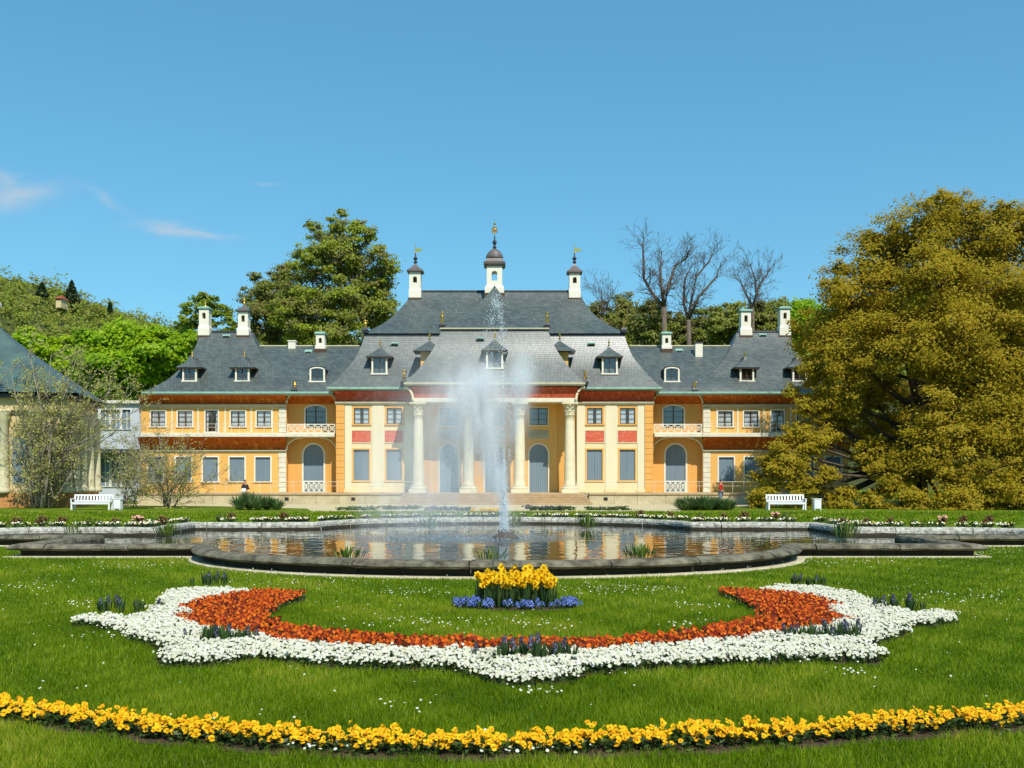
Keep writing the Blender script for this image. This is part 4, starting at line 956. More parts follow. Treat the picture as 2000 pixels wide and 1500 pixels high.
# --- trees behind the palace
tree('chestnut_tree', 'bright fresh green round crowned tree behind the left wing', 'trees behind the palace', 230, 104,
     [(240,668,48),(185,685,48),(130,690,42),(300,672,46),(345,690,38),(90,690,40),(250,735,62),(165,750,60),(325,745,48),(60,672,32),(372,672,26),(280,700,50,-3),(200,720,50,-3)], 80000, 'leaf_bright', .22, tr=.6, clumps=30, cr=.36, up=.5)
tree('young_tree', 'small airy yellow green tree rising between the two left chimneys', 'trees behind the palace', 402, 112,
     [(400,588,24),(375,605,22),(430,605,24),(355,630,18),(448,635,18),(400,628,28),(365,645,18)], 9000, 'leaf_mid', .17, tr=.25, clumps=16, cr=.3, twigs=2)
tree('tall_elm', 'tall half leafed green and brown tree behind the roof left of centre', 'trees behind the palace', 665, 106,
     [(662,442,26),(625,465,30),(700,470,34),(738,500,28),(760,520,20),(590,505,30),(645,510,44),(705,545,46),(600,560,44),(740,570,34),(650,590,55),(720,610,50),(590,620,45),(745,640,34),(660,650,55),(765,525,16),(605,440,12),(700,440,16),(660,470,30),(680,510,40),(625,500,36),(735,540,34),(560,600,40),(690,590,50),(620,640,50),(755,600,26),(665,415,10),(725,455,16)], 56000, 'leaf_elm', .155, tr=.55, clumps=24, cr=.33, twigs=10, shell=(.3, 1.15), bark='bark_grey')
tree('ash_tree', 'brownish sparse leafed tree just left of the tallest tree', 'trees behind the palace', 540, 110,
     [(545,545,26),(515,575,28),(560,580,36),(500,615,26),(540,625,40),(490,640,20),(580,640,40),(525,660,34),(498,540,12),(560,540,30),(530,600,40),(575,600,40),(490,580,20),(480,610,14)], 24000, 'leaf_olive', .16, tr=.4, clumps=22, cr=.34, twigs=9, shell=(.3, 1.15), bark='bark_grey')
# --- wood behind the right wing
k = 0
for (px, top, w, mt, lab) in ((1168,605,44,'leaf_olive','brownish budding tree at the right foot of the main roof'),(1222,590,48,'leaf_olive','brown green budding tree left of the bare forked tree'),(1275,600,46,'leaf_olive','olive green tree under the bare forked tree'),
                              (1322,625,40,'leaf_olive','low brownish tree between the two big bare trees'),(1372,610,46,'leaf_olive','mossy green tree under the twiggy bare tree'),(1425,600,48,'leaf_moss','olive green tree left of the right chimney pair'),
                              (1478,600,44,'leaf_olive','brownish tree behind the first right chimney'),(1520,595,40,'leaf_moss','round green tree between the right chimneys'),(1572,590,44,'leaf_bright','fresh green tree beside the beech above the right roof end')):
    k += 1; D_ = 122 + (k % 3)*5; top -= 16
    bl = [(px, top+w*.55, w*.6), (px-w*.45, top+w*1.1, w*.6), (px+w*.45, top+w*1.0, w*.6), (px, top+w*1.6, w*.8), (px-w*.5, top+w*2.1, w*.7), (px+w*.5, top+w*2.1, w*.7)]
    tree('woodland_tree', lab, 'trees behind the palace', px, D_, bl, 13000, mt, .20, tr=.35, clumps=18, cr=.36, twigs=7 if mt == 'leaf_olive' else 3, bark='bark_grey')
def bare_tree(label, bx, D, limbs, r0, seed, lev=5, fork=None, spread=.4):
    rng = random.Random(seed); base = Vector((X(bx, D), D, 0)); t = empty('bare_tree', base, label, 'tree', 'trees behind the palace'); segs = []
    f = Vector((X(bx, D), D, Z(fork, D))); segs.append(([base, base.lerp(f, .5) + Vector((.2, 0, 0)), f], [r0*.95, r0*.8, r0*.7], 0))
    for lm in limbs:
        pts = [f] + [Vector((X(px, D+dy), D+dy, Z(py, D+dy))) for px, py, dy in lm]; n = len(pts)
        rad = [r0*.5*(1-.85*i/(n-1)) + .03 for i in range(n)]; segs.append((pts, rad, 1))
        for i in range(1, n):
            for q in range(9):
                tt = rng.random(); b = pts[i-1].lerp(pts[i], tt); d = (pts[i]-pts[i-1]).normalized(); d = (d*.5 + Vector((rng.gauss(0, .7), rng.gauss(0, .7), rng.uniform(-.1, .7)))).normalized()
                grow(segs, b, d, rng.uniform(.7, 1.7), max(.025, rad[i]*.35), 2, lev, spread, (2, 3), .25, .15, .72, .011, rng)
    segs_mesh(segs, 'trunk', 'twig_mid', t)
bare_tree('tall leafless tree forking into three limbs above the right wing', 1297, 118, [[(1275,575,0),(1258,545,1),(1256,490,1),(1257,458,0)],[(1292,560,-1),(1290,520,-1),(1292,490,0)],[(1305,560,1),(1318,520,2),(1340,505,2),(1350,480,1)]], .42, 3, fork=600)
bare_tree('dense twiggy leafless tree right of the forked one', 1345, 120, [[(1350,590,0),(1360,540,0),(1385,510,1),(1395,488,1)],[(1335,590,1),(1338,545,1),(1350,520,1)],[(1365,580,-1),(1400,540,-1),(1408,515,-1)]], .38, 8, lev=5, fork=625, spread=.5)
bare_tree('small crooked leafless tree above the right chimney pair', 1470, 124, [[(1478,575,0),(1475,545,0),(1465,515,0)],[(1482,560,1),(1492,545,1),(1505,525,1)],[(1455,570,1),(1448,555,1)]], .3, 12, fork=600)
bare_tree('little leafless tree just right of the main roof', 1176, 120, [[(1175,590,0),(1176,566,0)],[(1185,600,1),(1190,588,0)]], .2, 15, fork=620)

# --- hills
mat('hill_ground', (.05, .06, .012), .95, .3, .05)
def ridge_row(px): return float(np.interp(px, [-900,-400,0,60,110,150,200,260,330,450,700,1140,1300,1500,1600,1900,2400,3000], [560,540,536,546,558,572,592,613,634,655,660,640,632,625,618,640,660,700]))
g = MB(); L = []
pxs = list(range(-900, 3001, 60))
for t in (0, .25, .5, .75, 1.0):
    row = []
    for px in pxs:
        D_ = 190 + 230*t; zr = Z(ridge_row(px)+6, 420); row.append((X(px, 420), D_, zr*(t**.8) - .2))
    L.append(row)
L.append([(X(px, 420), 700, -2) for px in pxs]); g.loops(L, closed=False); tag(g.build('hill', 'hill_ground', smooth=True), kind='structure')
bl = []
for i in range(820):
    px = (-330 + 1030*((i*.6180339) % 1)) if i < 520 else random.uniform(1100, 2150); t = ((i+.5)/520 if i < 520 else random.random())**.62; D_ = 190 + 230*t; zr = Z(ridge_row(px)+6, 420)*(t**.8)
    r = random.uniform(3.5, 6.5); bl.append(((X(px, 420), D_, zr + r*.05), (r, r, r*.8)))
P, T, N_ = blob_leaves(bl, 200000, 14, .45, .7); T = np.clip(T + RNG.normal(0, .1, len(T)), 0, 1)
tag(leaf_object('hillside_wood', P, .62, 'leaf_hill', None, .5, tint=T, out=N_), 'olive and fresh green wood covering the far hill', 'wood', kind='stuff')
for (px, pt, pb, w) in ((140,549,590,34),(215,592,608,9),(82,553,578,26)):
    D_ = 392; base = Vector((X(px, D_), D_, Z(pb, D_))); t = empty('conifer_tree', base, {140:'dark pointed conifer beside the tiny red roofed house', 215:'small dark conifer far down the hill ridge', 82:'dark conifer left of the tiny red roofed house'}[px], 'tree', 'conifers on the hill')
    h = (pb-pt)/F*D_; ww = w/F*D_*.5; N = 1500; zz = RNG.random(N)**1.3; a = RNG.random(N)*6.283; rr = ww*(1-zz)**.8*RNG.uniform(.3, 1, N)
    P = np.stack([base.x + rr*np.cos(a), base.y + rr*np.sin(a), base.z + zz*h], 1); leaf_object('crown', P, .6, 'leaf_dark', t)
    g = MB(); g.tube([base + Vector((0,0,-2)), base + Vector((0,0,h*.9))], [.4, .05], 6); g.build('trunk', 'bark', t)

# --- shrubs left
def shrub(label, bx, D, stems, seed, leaves, size, lev=4, cat='shrub', name='flowering_shrub', r0=.07):
    rng = random.Random(seed); base = Vector((X(bx, D), D, 0)); t = empty(name, base, label, cat); segs = []; tips = []
    for (tx, ty, dy) in stems:
        e = Vector((X(tx, D+dy), D+dy, Z(ty, D+dy))); b = base + Vector((rng.gauss(0, .35), rng.gauss(0, .3), 0)); m = b.lerp(e, .5) + Vector(((e.x-b.x)*-.12, 0, (e.z-b.z)*.12))
        pts = [b, b.lerp(m, .5) + Vector((rng.gauss(0, .1), 0, 0)), m, m.lerp(e, .5) + Vector((0, rng.gauss(0, .1), rng.gauss(0, .1))), e]; rad = [r0, r0*.8, r0*.6, r0*.4, .014]; segs.append((pts, rad, 1))
        for i in range(1, 5):
            for q in range(4):
                bb = pts[i-1].lerp(pts[i], rng.random()); d = ((pts[i]-pts[i-1]).normalized()*.8 + Vector((rng.gauss(0, .55), rng.gauss(0, .55), rng.gauss(.1, .4)))).normalized()
                grow(segs, bb, d, rng.uniform(.7, 1.3), max(.02, rad[i]*.6), 2, lev, .45, (2, 3), .2, .1, .72, .009, rng)
    segs_mesh(segs, 'stems', 'bark_pale', t)
    pool = [p for pts, rad, l in segs if l >= 3 for p in pts[1:]]; pool = np.array([tuple(p) for p in pool]); i = RNG.integers(0, len(pool), leaves); P = pool[i] + RNG.normal(size=(leaves, 3))*.09; P[:, 2] = np.maximum(P[:, 2], .05)
    leaf_object('leaves', P, size, 'leaf_shrub', t, .3)
shrub('big twiggy shrub with tiny pale new leaves before the pavilion', 82, 61, [(20,720,0),(60,700,1),(100,690,-1),(150,700,0),(190,720,1),(40,800,-1),(130,760,-1),(210,780,0),(255,770,1),(270,800,0),(10,850,0),(180,850,-1),(230,840,0),(100,820,-1),(150,800,1),(60,760,1),(245,740,1)], 5, 11500, .062, r0=.085)
shrub('low tangled twiggy shrub at the left corner of the palace', 330, 62, [(290,900,0),(320,880,0),(350,890,1),(380,920,0),(275,930,-1),(400,945,0),(305,940,-1),(360,940,-1),(265,870,1)], 9, 4200, .055, lev=4, r0=.04)
shrub('small twiggy shrub beside the white bench and its box', 265, 60, [(240,920,0),(270,905,0),(295,930,0),(255,950,-1),(285,955,0)], 19, 1700, .055, lev=4, r0=.035)

# --- sword leaved plants on the forecourt
def sword_clump(name, label, pos, r, h, n, mt, group=None, cat='plant', w=.03, lean=.9):
    t = empty(name, pos, label, cat, group); V = np.empty((n, 4, 3)); a = RNG.random(n)*6.283; s = RNG.uniform(.05, lean, n); hh = h*RNG.uniform(.6, 1.1, n); br = r*.45*RNG.random(n)
    b = np.stack([pos[0] + br*np.cos(a), pos[1] + br*np.sin(a), np.full(n, pos[2])], 1); tip = b + np.stack([np.cos(a)*hh*s, np.sin(a)*hh*s, hh*np.sqrt(np.maximum(.05, 1-.6*s*s))], 1)
    tip[:, 2] -= hh*.15*s; sd = np.stack([-np.sin(a), np.cos(a), np.zeros(n)], 1)*w; m = b*.45 + tip*.55; m[:, 2] += hh*.12
    V[:, 0] = b - sd*.5; V[:, 1] = m - sd; V[:, 2] = tip; V[:, 3] = m + sd
    quad_object('leaves', V, mt, t); return t
for i, (px, D_, h) in enumerate(((468,57.2,.95),(487,57.8,1.15),(505,57,.95),(522,57.5,.9),(540,57.2,.75))):
    sword_clump('yucca_plant', ['pale spiky plant at the left end of the left forecourt clump', 'tallest spiky plant, in front of the standing visitor on the left', 'spiky plant in the middle of the left forecourt clump', 'spiky plant right of the middle of the left forecourt clump', 'lowest spiky plant at the right end of the left forecourt clump'][i], (X(px, D_), D_, 0), .5, h, 170, 'leaf_sword', 'spiky plants on the forecourt', lean=1.0, w=.035)
for i, (px, D_) in enumerate(((1338,57),(1358,57.4),(1378,57),(1398,57.6),(1418,57))):
    sword_clump('leafy_plant', 'dark leafy perennial in the row before the visitor in red' if i not in (0, 4) else ('leftmost dark leafy perennial of the row before the visitor in red', 'rightmost dark leafy perennial of the row before the visitor in red')[i//4], (X(px, D_), D_, 0), .9, .8*random.uniform(.8, 1.15), 420, 'leaf_sword', 'leafy perennials on the forecourt', lean=1.0, w=.03)

# ================================================================== benches, boxes, visitors
def bench(label, px0, px1, D):
    x0, x1 = X(px0, D), X(px1, D); t = empty('garden_bench', ((x0+x1)/2, D, 0), label, 'bench', 'white garden benches')
    w = x1 - x0
    g = MB()
    for k in range(4):
        g = MB(); g.bbox(x0+.02, x1-.02, D-.28+k*.125, D-.28+k*.125+.105, .42, .45, .008); g.build('seat_slat', 'bench_white', t)
    g = MB(); g.box(x0+.05, x1-.05, D-.27, D-.24, .33, .419); g.build('apron', 'bench_white', t)
    for (x, y) in ((x0+.06, D-.22), (x1-.06, D-.22), (x0+.06, D+.22), (x1-.06, D+.22)):
        g = MB(); g.bbox(x-.045, x+.045, y-.04, y+.04, 0, .4195, .008); g.build('leg', 'bench_white', t)
    g = MB(); g.bbox(x0, x1, D+.285, D+.33, .80, .89, .01); g.build('top_rail', 'bench_white', t)
    g = MB(); g.bbox(x0, x1, D+.235, D+.28, .47, .55, .01); g.build('lower_rail', 'bench_white', t)
    n = 13
    for k in range(n):
        xx = x0 + .05 + (w-.1)*k/(n-1); ww = .045 if k not in (0, n-1) else .05; g = MB()
        g.loops([[(xx-ww,D+.25,.55),(xx+ww,D+.25,.55),(xx+ww,D+.27,.55),(xx-ww,D+.27,.55)],[(xx-ww,D+.295,.80),(xx+ww,D+.295,.80),(xx+ww,D+.315,.80),(xx-ww,D+.315,.80)]], True, True); g.build('back_slat', 'bench_white', t)
    for x in (x0+.03, x1-.03):
        g = MB(); g.bbox(x-.035, x+.035, D-.27, D+.25, .62, .66, .008); g.box(x-.03, x+.03, D-.25, D-.19, .451, .619); g.build('armrest', 'bench_white', t)
bench('white slatted garden bench before the big twiggy shrub', 141, 218, 57.5)
bench('white slatted garden bench before the bronze beech', 1498, 1573, 57.5)
def bin_box(label, px0, px1, D):
    x0, x1 = X(px0, D), X(px1, D); t = empty('waste_bin', ((x0+x1)/2, D, 0), label, 'waste bin', 'white waste bins'); d = .2
    g = MB(); g.bbox(x0+.02, x1-.02, D-d+.02, D+d, .06, .6, .012); g.build('body', 'bench_white', t)
    g = MB(); g.bbox(x0-.01, x1+.01, D-d-.01, D+d+.02, .6, .655, .012); g.build('lid', 'bench_white', t)
    for k in range(3):
        a = x0+.035 + k*(x1-x0-.07)/3; g = MB(); g.bbox(a+.005, a+(x1-x0-.07)/3-.005, D-d+.005, D-d+.03, .09, .57, .006); g.build('slat', 'bench_white', t)
    for x in (x0+.05, x1-.05):
        for y in (D-d+.05, D+d-.05): g = MB(); g.box(x-.025, x+.025, y-.025, y+.025, 0, .059); g.build('foot', 'bench_white', t)
bin_box('white box bin beside the left bench', 223, 238, 57.2); bin_box('white box bin beside the right bench', 1588, 1603, 57.2)

mat('cloth_red', C(196,44,40), .85, .12, 8, .2); mat('cloth_jeans', C(120,140,150), .9, .15, 8, .2); mat('cloth_dark', C(52,50,52), .85, .2, 8, .2); mat('cloth_white', C(240,232,222), .85, .06, 8, .2)
mat('cloth_khaki', C(110,98,76), .9, .15, 8, .2); mat('hair_brown', C(66,46,32), .6, .2, 12); mat('shoe', C(50,44,42), .6, .1)
def skin_body(name, joints, edges, mt, parent, sub=2, root=0):
    me = bpy.data.meshes.new(name); me.from_pydata([j[0] for j in joints], edges, [])
    o = bpy.data.objects.new(name, me); COL.objects.link(o); o.parent = parent
    md = o.modifiers.new('skin', 'SKIN'); md.use_smooth_shade = True
    if not me.skin_vertices: me.skin_vertices.new()
    for i, j in enumerate(joints): me.skin_vertices[0].data[i].radius = j[1] if isinstance(j[1], tuple) else (j[1], j[1]); me.skin_vertices[0].data[i].use_root = (i == root)
    sb = o.modifiers.new('sub', 'SUBSURF'); sb.levels = sub; sb.render_levels = sub
    me.materials.append(M[mt]); OFF[o.name] = OFF[parent.name]; return o
def person(label, pos, rz, top, legs, hair, hl, hr, holding=False):
    # joints in local metres, figure faces -Y; hl/hr are elbow and hand positions
    t = empty('person', pos, label, 'person', rz=rz)
    J = [((0,0,.95),(.15,.11)), ((0,.01,1.15),(.135,.10)), ((0,.01,1.36),(.165,.11)), ((0,.005,1.47),(.075,.07)), ((0,-.005,1.54),(.055,.055)), ((0,-.02,1.62),(.082,.095)), ((0,-.015,1.71),(.06,.07)),
         ((.19,.01,1.40),.062), (hl[0],.048), (hl[1],.036), ((-.19,.01,1.40),.062), (hr[0],.048), (hr[1],.036),
         ((.09,0,.88),.105), ((.10,-.01,.48),.068), ((.105,.02,.09),.042), ((.11,-.10,.045),.04), ((-.09,0,.88),.105), ((-.11,.03,.48),.068), ((-.125,.06,.09),.042), ((-.13,-.06,.045),.04)]
    E = [(0,1),(1,2),(2,3),(3,4),(4,5),(5,6),(2,7),(7,8),(8,9),(2,10),(10,11),(11,12),(0,13),(13,14),(14,15),(15,16),(0,17),(17,18),(18,19),(19,20)]
    b = skin_body('body', J, E, 'skin', t)
    grow_ = lambda r, k: tuple(q+k for q in r) if isinstance(r, tuple) else r+k
    def sub(ids, k): m = {i: n for n, i in enumerate(ids)}; return [(J[i][0], grow_(J[i][1], k)) for i in ids], [(m[a], m[c]) for a, c in E if a in m and c in m]
    j, e = sub([0,1,2,7,8,10,11], .022); j += [((hl[0][0]*.25+hl[1][0]*.75, hl[0][1]*.25+hl[1][1]*.75, hl[0][2]*.25+hl[1][2]*.75), .055), ((hr[0][0]*.25+hr[1][0]*.75, hr[0][1]*.25+hr[1][1]*.75, hr[0][2]*.25+hr[1][2]*.75), .055)]; e += [(4,7),(6,8)]
    skin_body('jacket', j, e, top, t); j, e = sub([0,13,14,15,17,18,19], .016); skin_body('trousers', j, e, legs, t)
    for s, (a, c) in ((1, (15,16)), (-1, (19,20))): skin_body('shoe', [(J[a][0], .055), (J[c][0], .05)], [(0,1)], 'shoe', t)
    skin_body('hair', [((0,.035,1.60),(.085,.07)), ((0,.01,1.70),(.088,.09)), ((0,-.03,1.755),(.06,.05))], [(0,1),(1,2)], hair, t)
    g = MB()
    for s in (-1, 1):
        hnd = Vector(hl[1] if s > 0 else hr[1]); el = Vector(hl[0] if s > 0 else hr[0]); d = (hnd-el).normalized(); sd = d.cross(Vector((0,0,1))); sd = sd.normalized() if sd.length > .1 else Vector((0,1,0))
        for k, ln in enumerate((.075,.085,.08,.065)):
            q = hnd + d*.05 + sd*(k-1.5)*.019; g.tube([q, q + d*ln*.55, q + d*ln*.9 + Vector((0,-.015,-.015))], [.009,.009,.007], 5)
        q = hnd + d*.01 + sd*.035; g.tube([q, q + d*.04 + sd*.025, q + d*.065 + sd*.025], [.011,.01,.008], 5)
    g.build('fingers', 'skin', t, smooth=True, local=True)
    f = MB(); f.lathe(0, -.118, [(.004,1.655),(.014,1.625),(.012,1.612)], 6); f.build('nose', 'skin', t, local=True)
    f = MB()
    for s in (-1, 1): f.lathe(s*.034, -.102, [(.006,1.652),(.011,1.66),(.006,1.668)], 6)
    f.build('eyes', 'shoe', t, local=True)
    return t
person('visitor in a red jacket and pale jeans on the right forecourt', (X(1408, 66), 66, 0), R(70), 'cloth_red', 'cloth_jeans', 'hair_brown', ((.27,.05,1.15),(.24,-.14,1.02)), ((-.27,.02,1.15),(-.22,-.16,1.05)))
pp = person('visitor in dark clothes with a white bag on the left forecourt', (X(479, 65), 65, 0), R(60), 'cloth_dark', 'cloth_khaki', 'hair_brown', ((.26,0,1.15),(.22,-.2,1.2)), ((-.27,.03,1.15),(-.26,-.1,.95)))
bgt = empty('shoulder_bag', (X(479, 65), 64.8, 0), 'white shoulder bag carried by the visitor in dark clothes', 'bag')
bx_, by_ = X(479, 65), 64.72
g = MB(); g.loops([[(bx_-.17,by_-.05,.92),(bx_+.12,by_-.05,.92),(bx_+.12,by_+.05,.92),(bx_-.17,by_+.05,.92)],[(bx_-.19,by_-.08,1.02),(bx_+.14,by_-.08,1.02),(bx_+.14,by_+.06,1.02),(bx_-.19,by_+.06,1.02)],[(bx_-.15,by_-.03,1.2),(bx_+.1,by_-.03,1.2),(bx_+.1,by_+.04,1.2),(bx_-.15,by_+.04,1.2)]], True, True); g.build('body', 'cloth_white', bgt)
g = MB(); g.tube([(bx_-.12,by_,1.19),(bx_-.06,by_+.08,1.42),(bx_+.02,by_+.25,1.5),(bx_+.06,by_+.06,1.35),(bx_+.08,by_,1.19)], .013, 5); g.build('strap', 'cloth_dark', bgt)

# ================================================================== pond: nozzle, jets, mist, water plants
NZ = Vector((X(985, 28.0), 28.0, WZ))
mat('nozzle_rock', C(84,76,66), .9, .3, 6, .7, 20)
g = MB()
nz_t = empty('fountain_nozzle', NZ, 'dark rocky mound with the jet nozzle in the middle of the pond', 'fountain')
g.loops([[(NZ.x + r*math.cos(a*.7)*(1+.18*math.sin(a*2.3+z*9)), NZ.y + r*math.sin(a*.7)*(1+.15*math.cos(a*3.1)), NZ.z + z) for a in [i*2*math.pi/12/.7 for i in range(12)]] for r, z in ((.40,-.06),(.36,.04),(.27,.10),(.15,.16),(.08,.19))], False, True); g.build('rock_mound', 'nozzle_rock', nz_t)
g = MB(); g.lathe(NZ.x, NZ.y, [(.05, NZ.z+.18), (.05, NZ.z+.26), (.035, NZ.z+.28)], 10); g.build('jet_pipe', 'lead_dark', nz_t)
for k in range(6):
    a = k*1.047; g = MB(); g.tube([(NZ.x+.14*math.cos(a), NZ.y+.14*math.sin(a), NZ.z+.13), (NZ.x+.16*math.cos(a), NZ.y+.16*math.sin(a), NZ.z+.24)], [.02,.015], 6); g.build('side_jet', 'lead_dark', nz_t)
def spray_mat():
    m, n, l, p = nodemat('spray_drop'); p.inputs['Base Color'].default_value = (.88, .93, .95, 1); p.inputs['Roughness'].default_value = .15; p.inputs['Specular IOR Level'].default_value = .6
    tr = n.new('ShaderNodeBsdfTranslucent'); tr.inputs[0].default_value = (.88, .93, .95, 1); mx = n.new('ShaderNodeMixShader'); mx.inputs[0].default_value = .35
    tp = n.new('ShaderNodeBsdfTransparent'); m2 = n.new('ShaderNodeMixShader'); m2.inputs[0].default_value = .30
    l.new(p.outputs[0], mx.inputs[1]); l.new(tr.outputs[0], mx.inputs[2]); l.new(mx.outputs[0], m2.inputs[1]); l.new(tp.outputs[0], m2.inputs[2]); l.new(m2.outputs[0], n['Material Output'].inputs['Surface'])
spray_mat()
def drops(name, P, size, mt='spray_drop'):
    # each drop is a small eight-faced bead, stretched along its fall
    N = len(P); s = (size*RNG.uniform(.5, 1.5, N))[:, None]; e = RNG.uniform(1.0, 2.6, N)[:, None]
    ax = np.array([[1,0,0],[0,1,0],[-1,0,0],[0,-1,0]]); V = []
    top = P + np.array([[0,0,1]])*s*e; bot = P - np.array([[0,0,1]])*s*e; ring = [P + a*s for a in ax]; T = []
    for i in range(4):
        j = (i+1) % 4; T.append(np.stack([ring[i], ring[j], top], 1)); T.append(np.stack([ring[j], ring[i], bot], 1))
    return quad_object(name, np.concatenate(T), mt, None, None, 3)
def px_at(px, py, D=28.0): return np.array([X(px, D), D, Z(py, D)])
pts = []
def stream(px0, py0, px1, py1, n, w0, w1, pw=1.0, depth=0.0):
    t = RNG.random(n)**pw; a = px_at(px0, py0); b = px_at(px1, py1); b[1] += depth; w = (w0 + (w1-w0)*t)/F*28; p = a + (b-a)*t[:, None]; p += RNG.normal(size=(n, 3))*w[:, None]*np.array([1, 1, 1.5]); return p
# main column: thick foot, thin shaft, crown of drops falling back
pts.append(stream(985, 1050, 984, 985, 2300, 5, 4)); pts.append(stream(984, 990, 984, 900, 2200, 3.2, 1.6)); pts.append(stream(984, 905, 983, 730, 420, 1.5, 2.5)); pts.append(stream(983, 780, 978, 600, 170, 2, 5)); pts.append(stream(967, 580, 969, 596, 130, 5, 6))
pts.append(stream(966, 592, 957, 640, 110, 4, 6)); pts.append(stream(971, 592, 986, 650, 140, 4, 4)); pts.append(stream(960, 640, 962, 700, 60, 8, 12)); pts.append(stream(985, 650, 984, 710, 50, 4, 7))
# side jets fanning up, each a curved throw
def throw(px0, py0, tx, ty, n, w0, w1, depth):
    t = RNG.random(n)**.8; e = 1-(1-t)**2
    p = np.stack([px0 + (tx-px0)*t, py0 + (ty-py0)*e], 1) + RNG.normal(size=(n, 2))*(w0 + (w1-w0)*t**2)[:, None]
    D = 28 + depth*t + RNG.normal(0, .05, n); return np.stack([(p[:, 0]-CX)/F*D, D, H-(p[:, 1]-HY)/F*D], 1)
for (tx, ty, n, d) in ((905, 748, 420, .5), (925, 738, 520, -.5), (946, 744, 460, .3), (1002, 742, 300, -.4), (1034, 716, 420, .4), (1020, 732, 320, .6), (888, 770, 260, -.6)):
    pts.append(throw(984, 1035, tx, ty, n, 2, 12, d))
# heavier drops breaking away from the column and falling back in strands
for k in range(26):
    px0 = 985 - abs(RNG.normal(0, 34)); py0 = RNG.uniform(735, 880); pts.append(stream(px0, py0, px0 - RNG.uniform(2, 14), py0 + RNG.uniform(40, 110), 34, .8, 2.2))
JET = np.concatenate(pts); tag(drops('water_jet', JET, .0085), 'tall white water jet rising from the pond nozzle', 'water jet', kind='stuff')
# falling veil drifting left and the splash where it lands
n = 9000; t = RNG.random(n)**.8; x0 = RNG.normal(935, 34, n); px = x0 - 95*t*RNG.random(n) - 40*t; py = 745 + 300*t**1.15 + RNG.normal(0, 14, n); Dv = 28 + RNG.normal(0, .9, n)
V1 = np.stack([(px-CX)/F*Dv, Dv, H-(py-HY)/F*Dv], 1); V1 = V1[V1[:, 2] > WZ+.02]
n = 1500; a = RNG.random(n)*6.283; r = np.sqrt(RNG.random(n)); V2 = np.stack([-1.6 + 2.9*r*np.cos(a), 28.2 + 2.2*r*np.sin(a), WZ + .015 + .08*RNG.random(n)**3], 1)
tag(drops('falling_spray', np.concatenate([V1, V2]), .005), 'fine falling drops drifting left from the jet onto the pond', 'spray', kind='stuff')
# mist: one soft volume
def mist_mat():
    m = bpy.data.materials.new('spray_mist'); m.use_nodes = True; M['spray_mist'] = m; n = m.node_tree.nodes; l = m.node_tree.links; n.clear()
    out = n.new('ShaderNodeOutputMaterial'); vol = n.new('ShaderNodeVolumePrincipled'); vol.inputs['Color'].default_value = (.985, .995, 1, 1); vol.inputs['Anisotropy'].default_value = -0.3
    l.new(vol.outputs[0], out.inputs['Volume']); tc_ = n.new('ShaderNodeTexCoord')
    def mm(op, a, b=None):
        q = n.new('ShaderNodeMath'); q.operation = op
        for i, v in enumerate((a, b)):
            if v is None: continue
            if isinstance(v, (int, float)): q.inputs[i].default_value = v
            else: l.new(v, q.inputs[i])
        return q.outputs[0]
    nz_ = n.new('ShaderNodeTexNoise'); nz_.inputs['Scale'].default_value = 2.2; nz_.inputs['Detail'].default_value = 3; mp = n.new('ShaderNodeMapping'); mp.inputs['Scale'].default_value = (1.6, 1, .55); l.new(tc_.outputs['Object'], mp.inputs[0]); l.new(mp.outputs[0], nz_.inputs['Vector'])
    tot = None
    # centre column,row; spread in columns, depth metres, rows; amount
    plume = [(985 - 70*t**1.0, 985 - 215*t**.8, 5 + 20*t, .12 + .3*t, 26 + 8*t, 3.6*(1-.35*t)) for t in (.12, .3, .5, .68, .85, 1.0)]
    plume += [(985 - 34*t, 985 - 225*t**.8, 4 + 13*t, .12 + .25*t, 26 + 6*t, 2.2) for t in (.6, .85, 1.0)]
    plume += [(986 + 38*t, 985 - 255*t**.8, 4 + 11*t, .12 + .25*t, 28, 1.5) for t in (.55, .8, 1.0)]
    plume += [(1000,785,20,.4,40,1.1),(895,800,42,.7,52,.6),(868,885,70,1.0,100,.30),(975,960,30,.6,90,.2),(985,1012,6,.14,44,1.1),(825,930,95,1.2,90,.16),(770,985,80,1.2,50,.09)]
    for (px, py, sx, sy, sz, am) in plume:
        c = px_at(px, py); sb = n.new('ShaderNodeVectorMath'); sb.operation = 'SUBTRACT'; sb.inputs[1].default_value = tuple(c - np.array(NZ)); l.new(tc_.outputs['Object'], sb.inputs[0])
        ml = n.new('ShaderNodeVectorMath'); ml.operation = 'MULTIPLY'; ml.inputs[1].default_value = (F/28/sx, 1/sy, F/28/sz); l.new(sb.outputs[0], ml.inputs[0])
        dt = n.new('ShaderNodeVectorMath'); dt.operation = 'DOT_PRODUCT'; l.new(ml.outputs[0], dt.inputs[0]); l.new(ml.outputs[0], dt.inputs[1])
        e = mm('MULTIPLY', mm('POWER', 2.718, mm('MULTIPLY', dt.outputs['Value'], -.6)), am); tot = e if tot is None else mm('ADD', tot, e)
    dens = mm('MULTIPLY', tot, mm('MAXIMUM', mm('MULTIPLY', mm('SUBTRACT', nz_.outputs[0], .28), 3.2), 0.0)); dens = mm('MULTIPLY', dens, MIST)
    l.new(dens, vol.inputs['Density'])
MIST = 1.0
mist_mat()
a = px_at(700, 1056); b = px_at(1090, 660)
g = MB(); g.box(a[0]-NZ.x, b[0]-NZ.x, -1.9, 1.9, .01, b[2]-NZ.z); mo = g.build('water_mist', 'spray_mist'); mo.location = NZ; tag(mo, 'soft white mist blown left around the fountain jet', 'mist', kind='stuff')

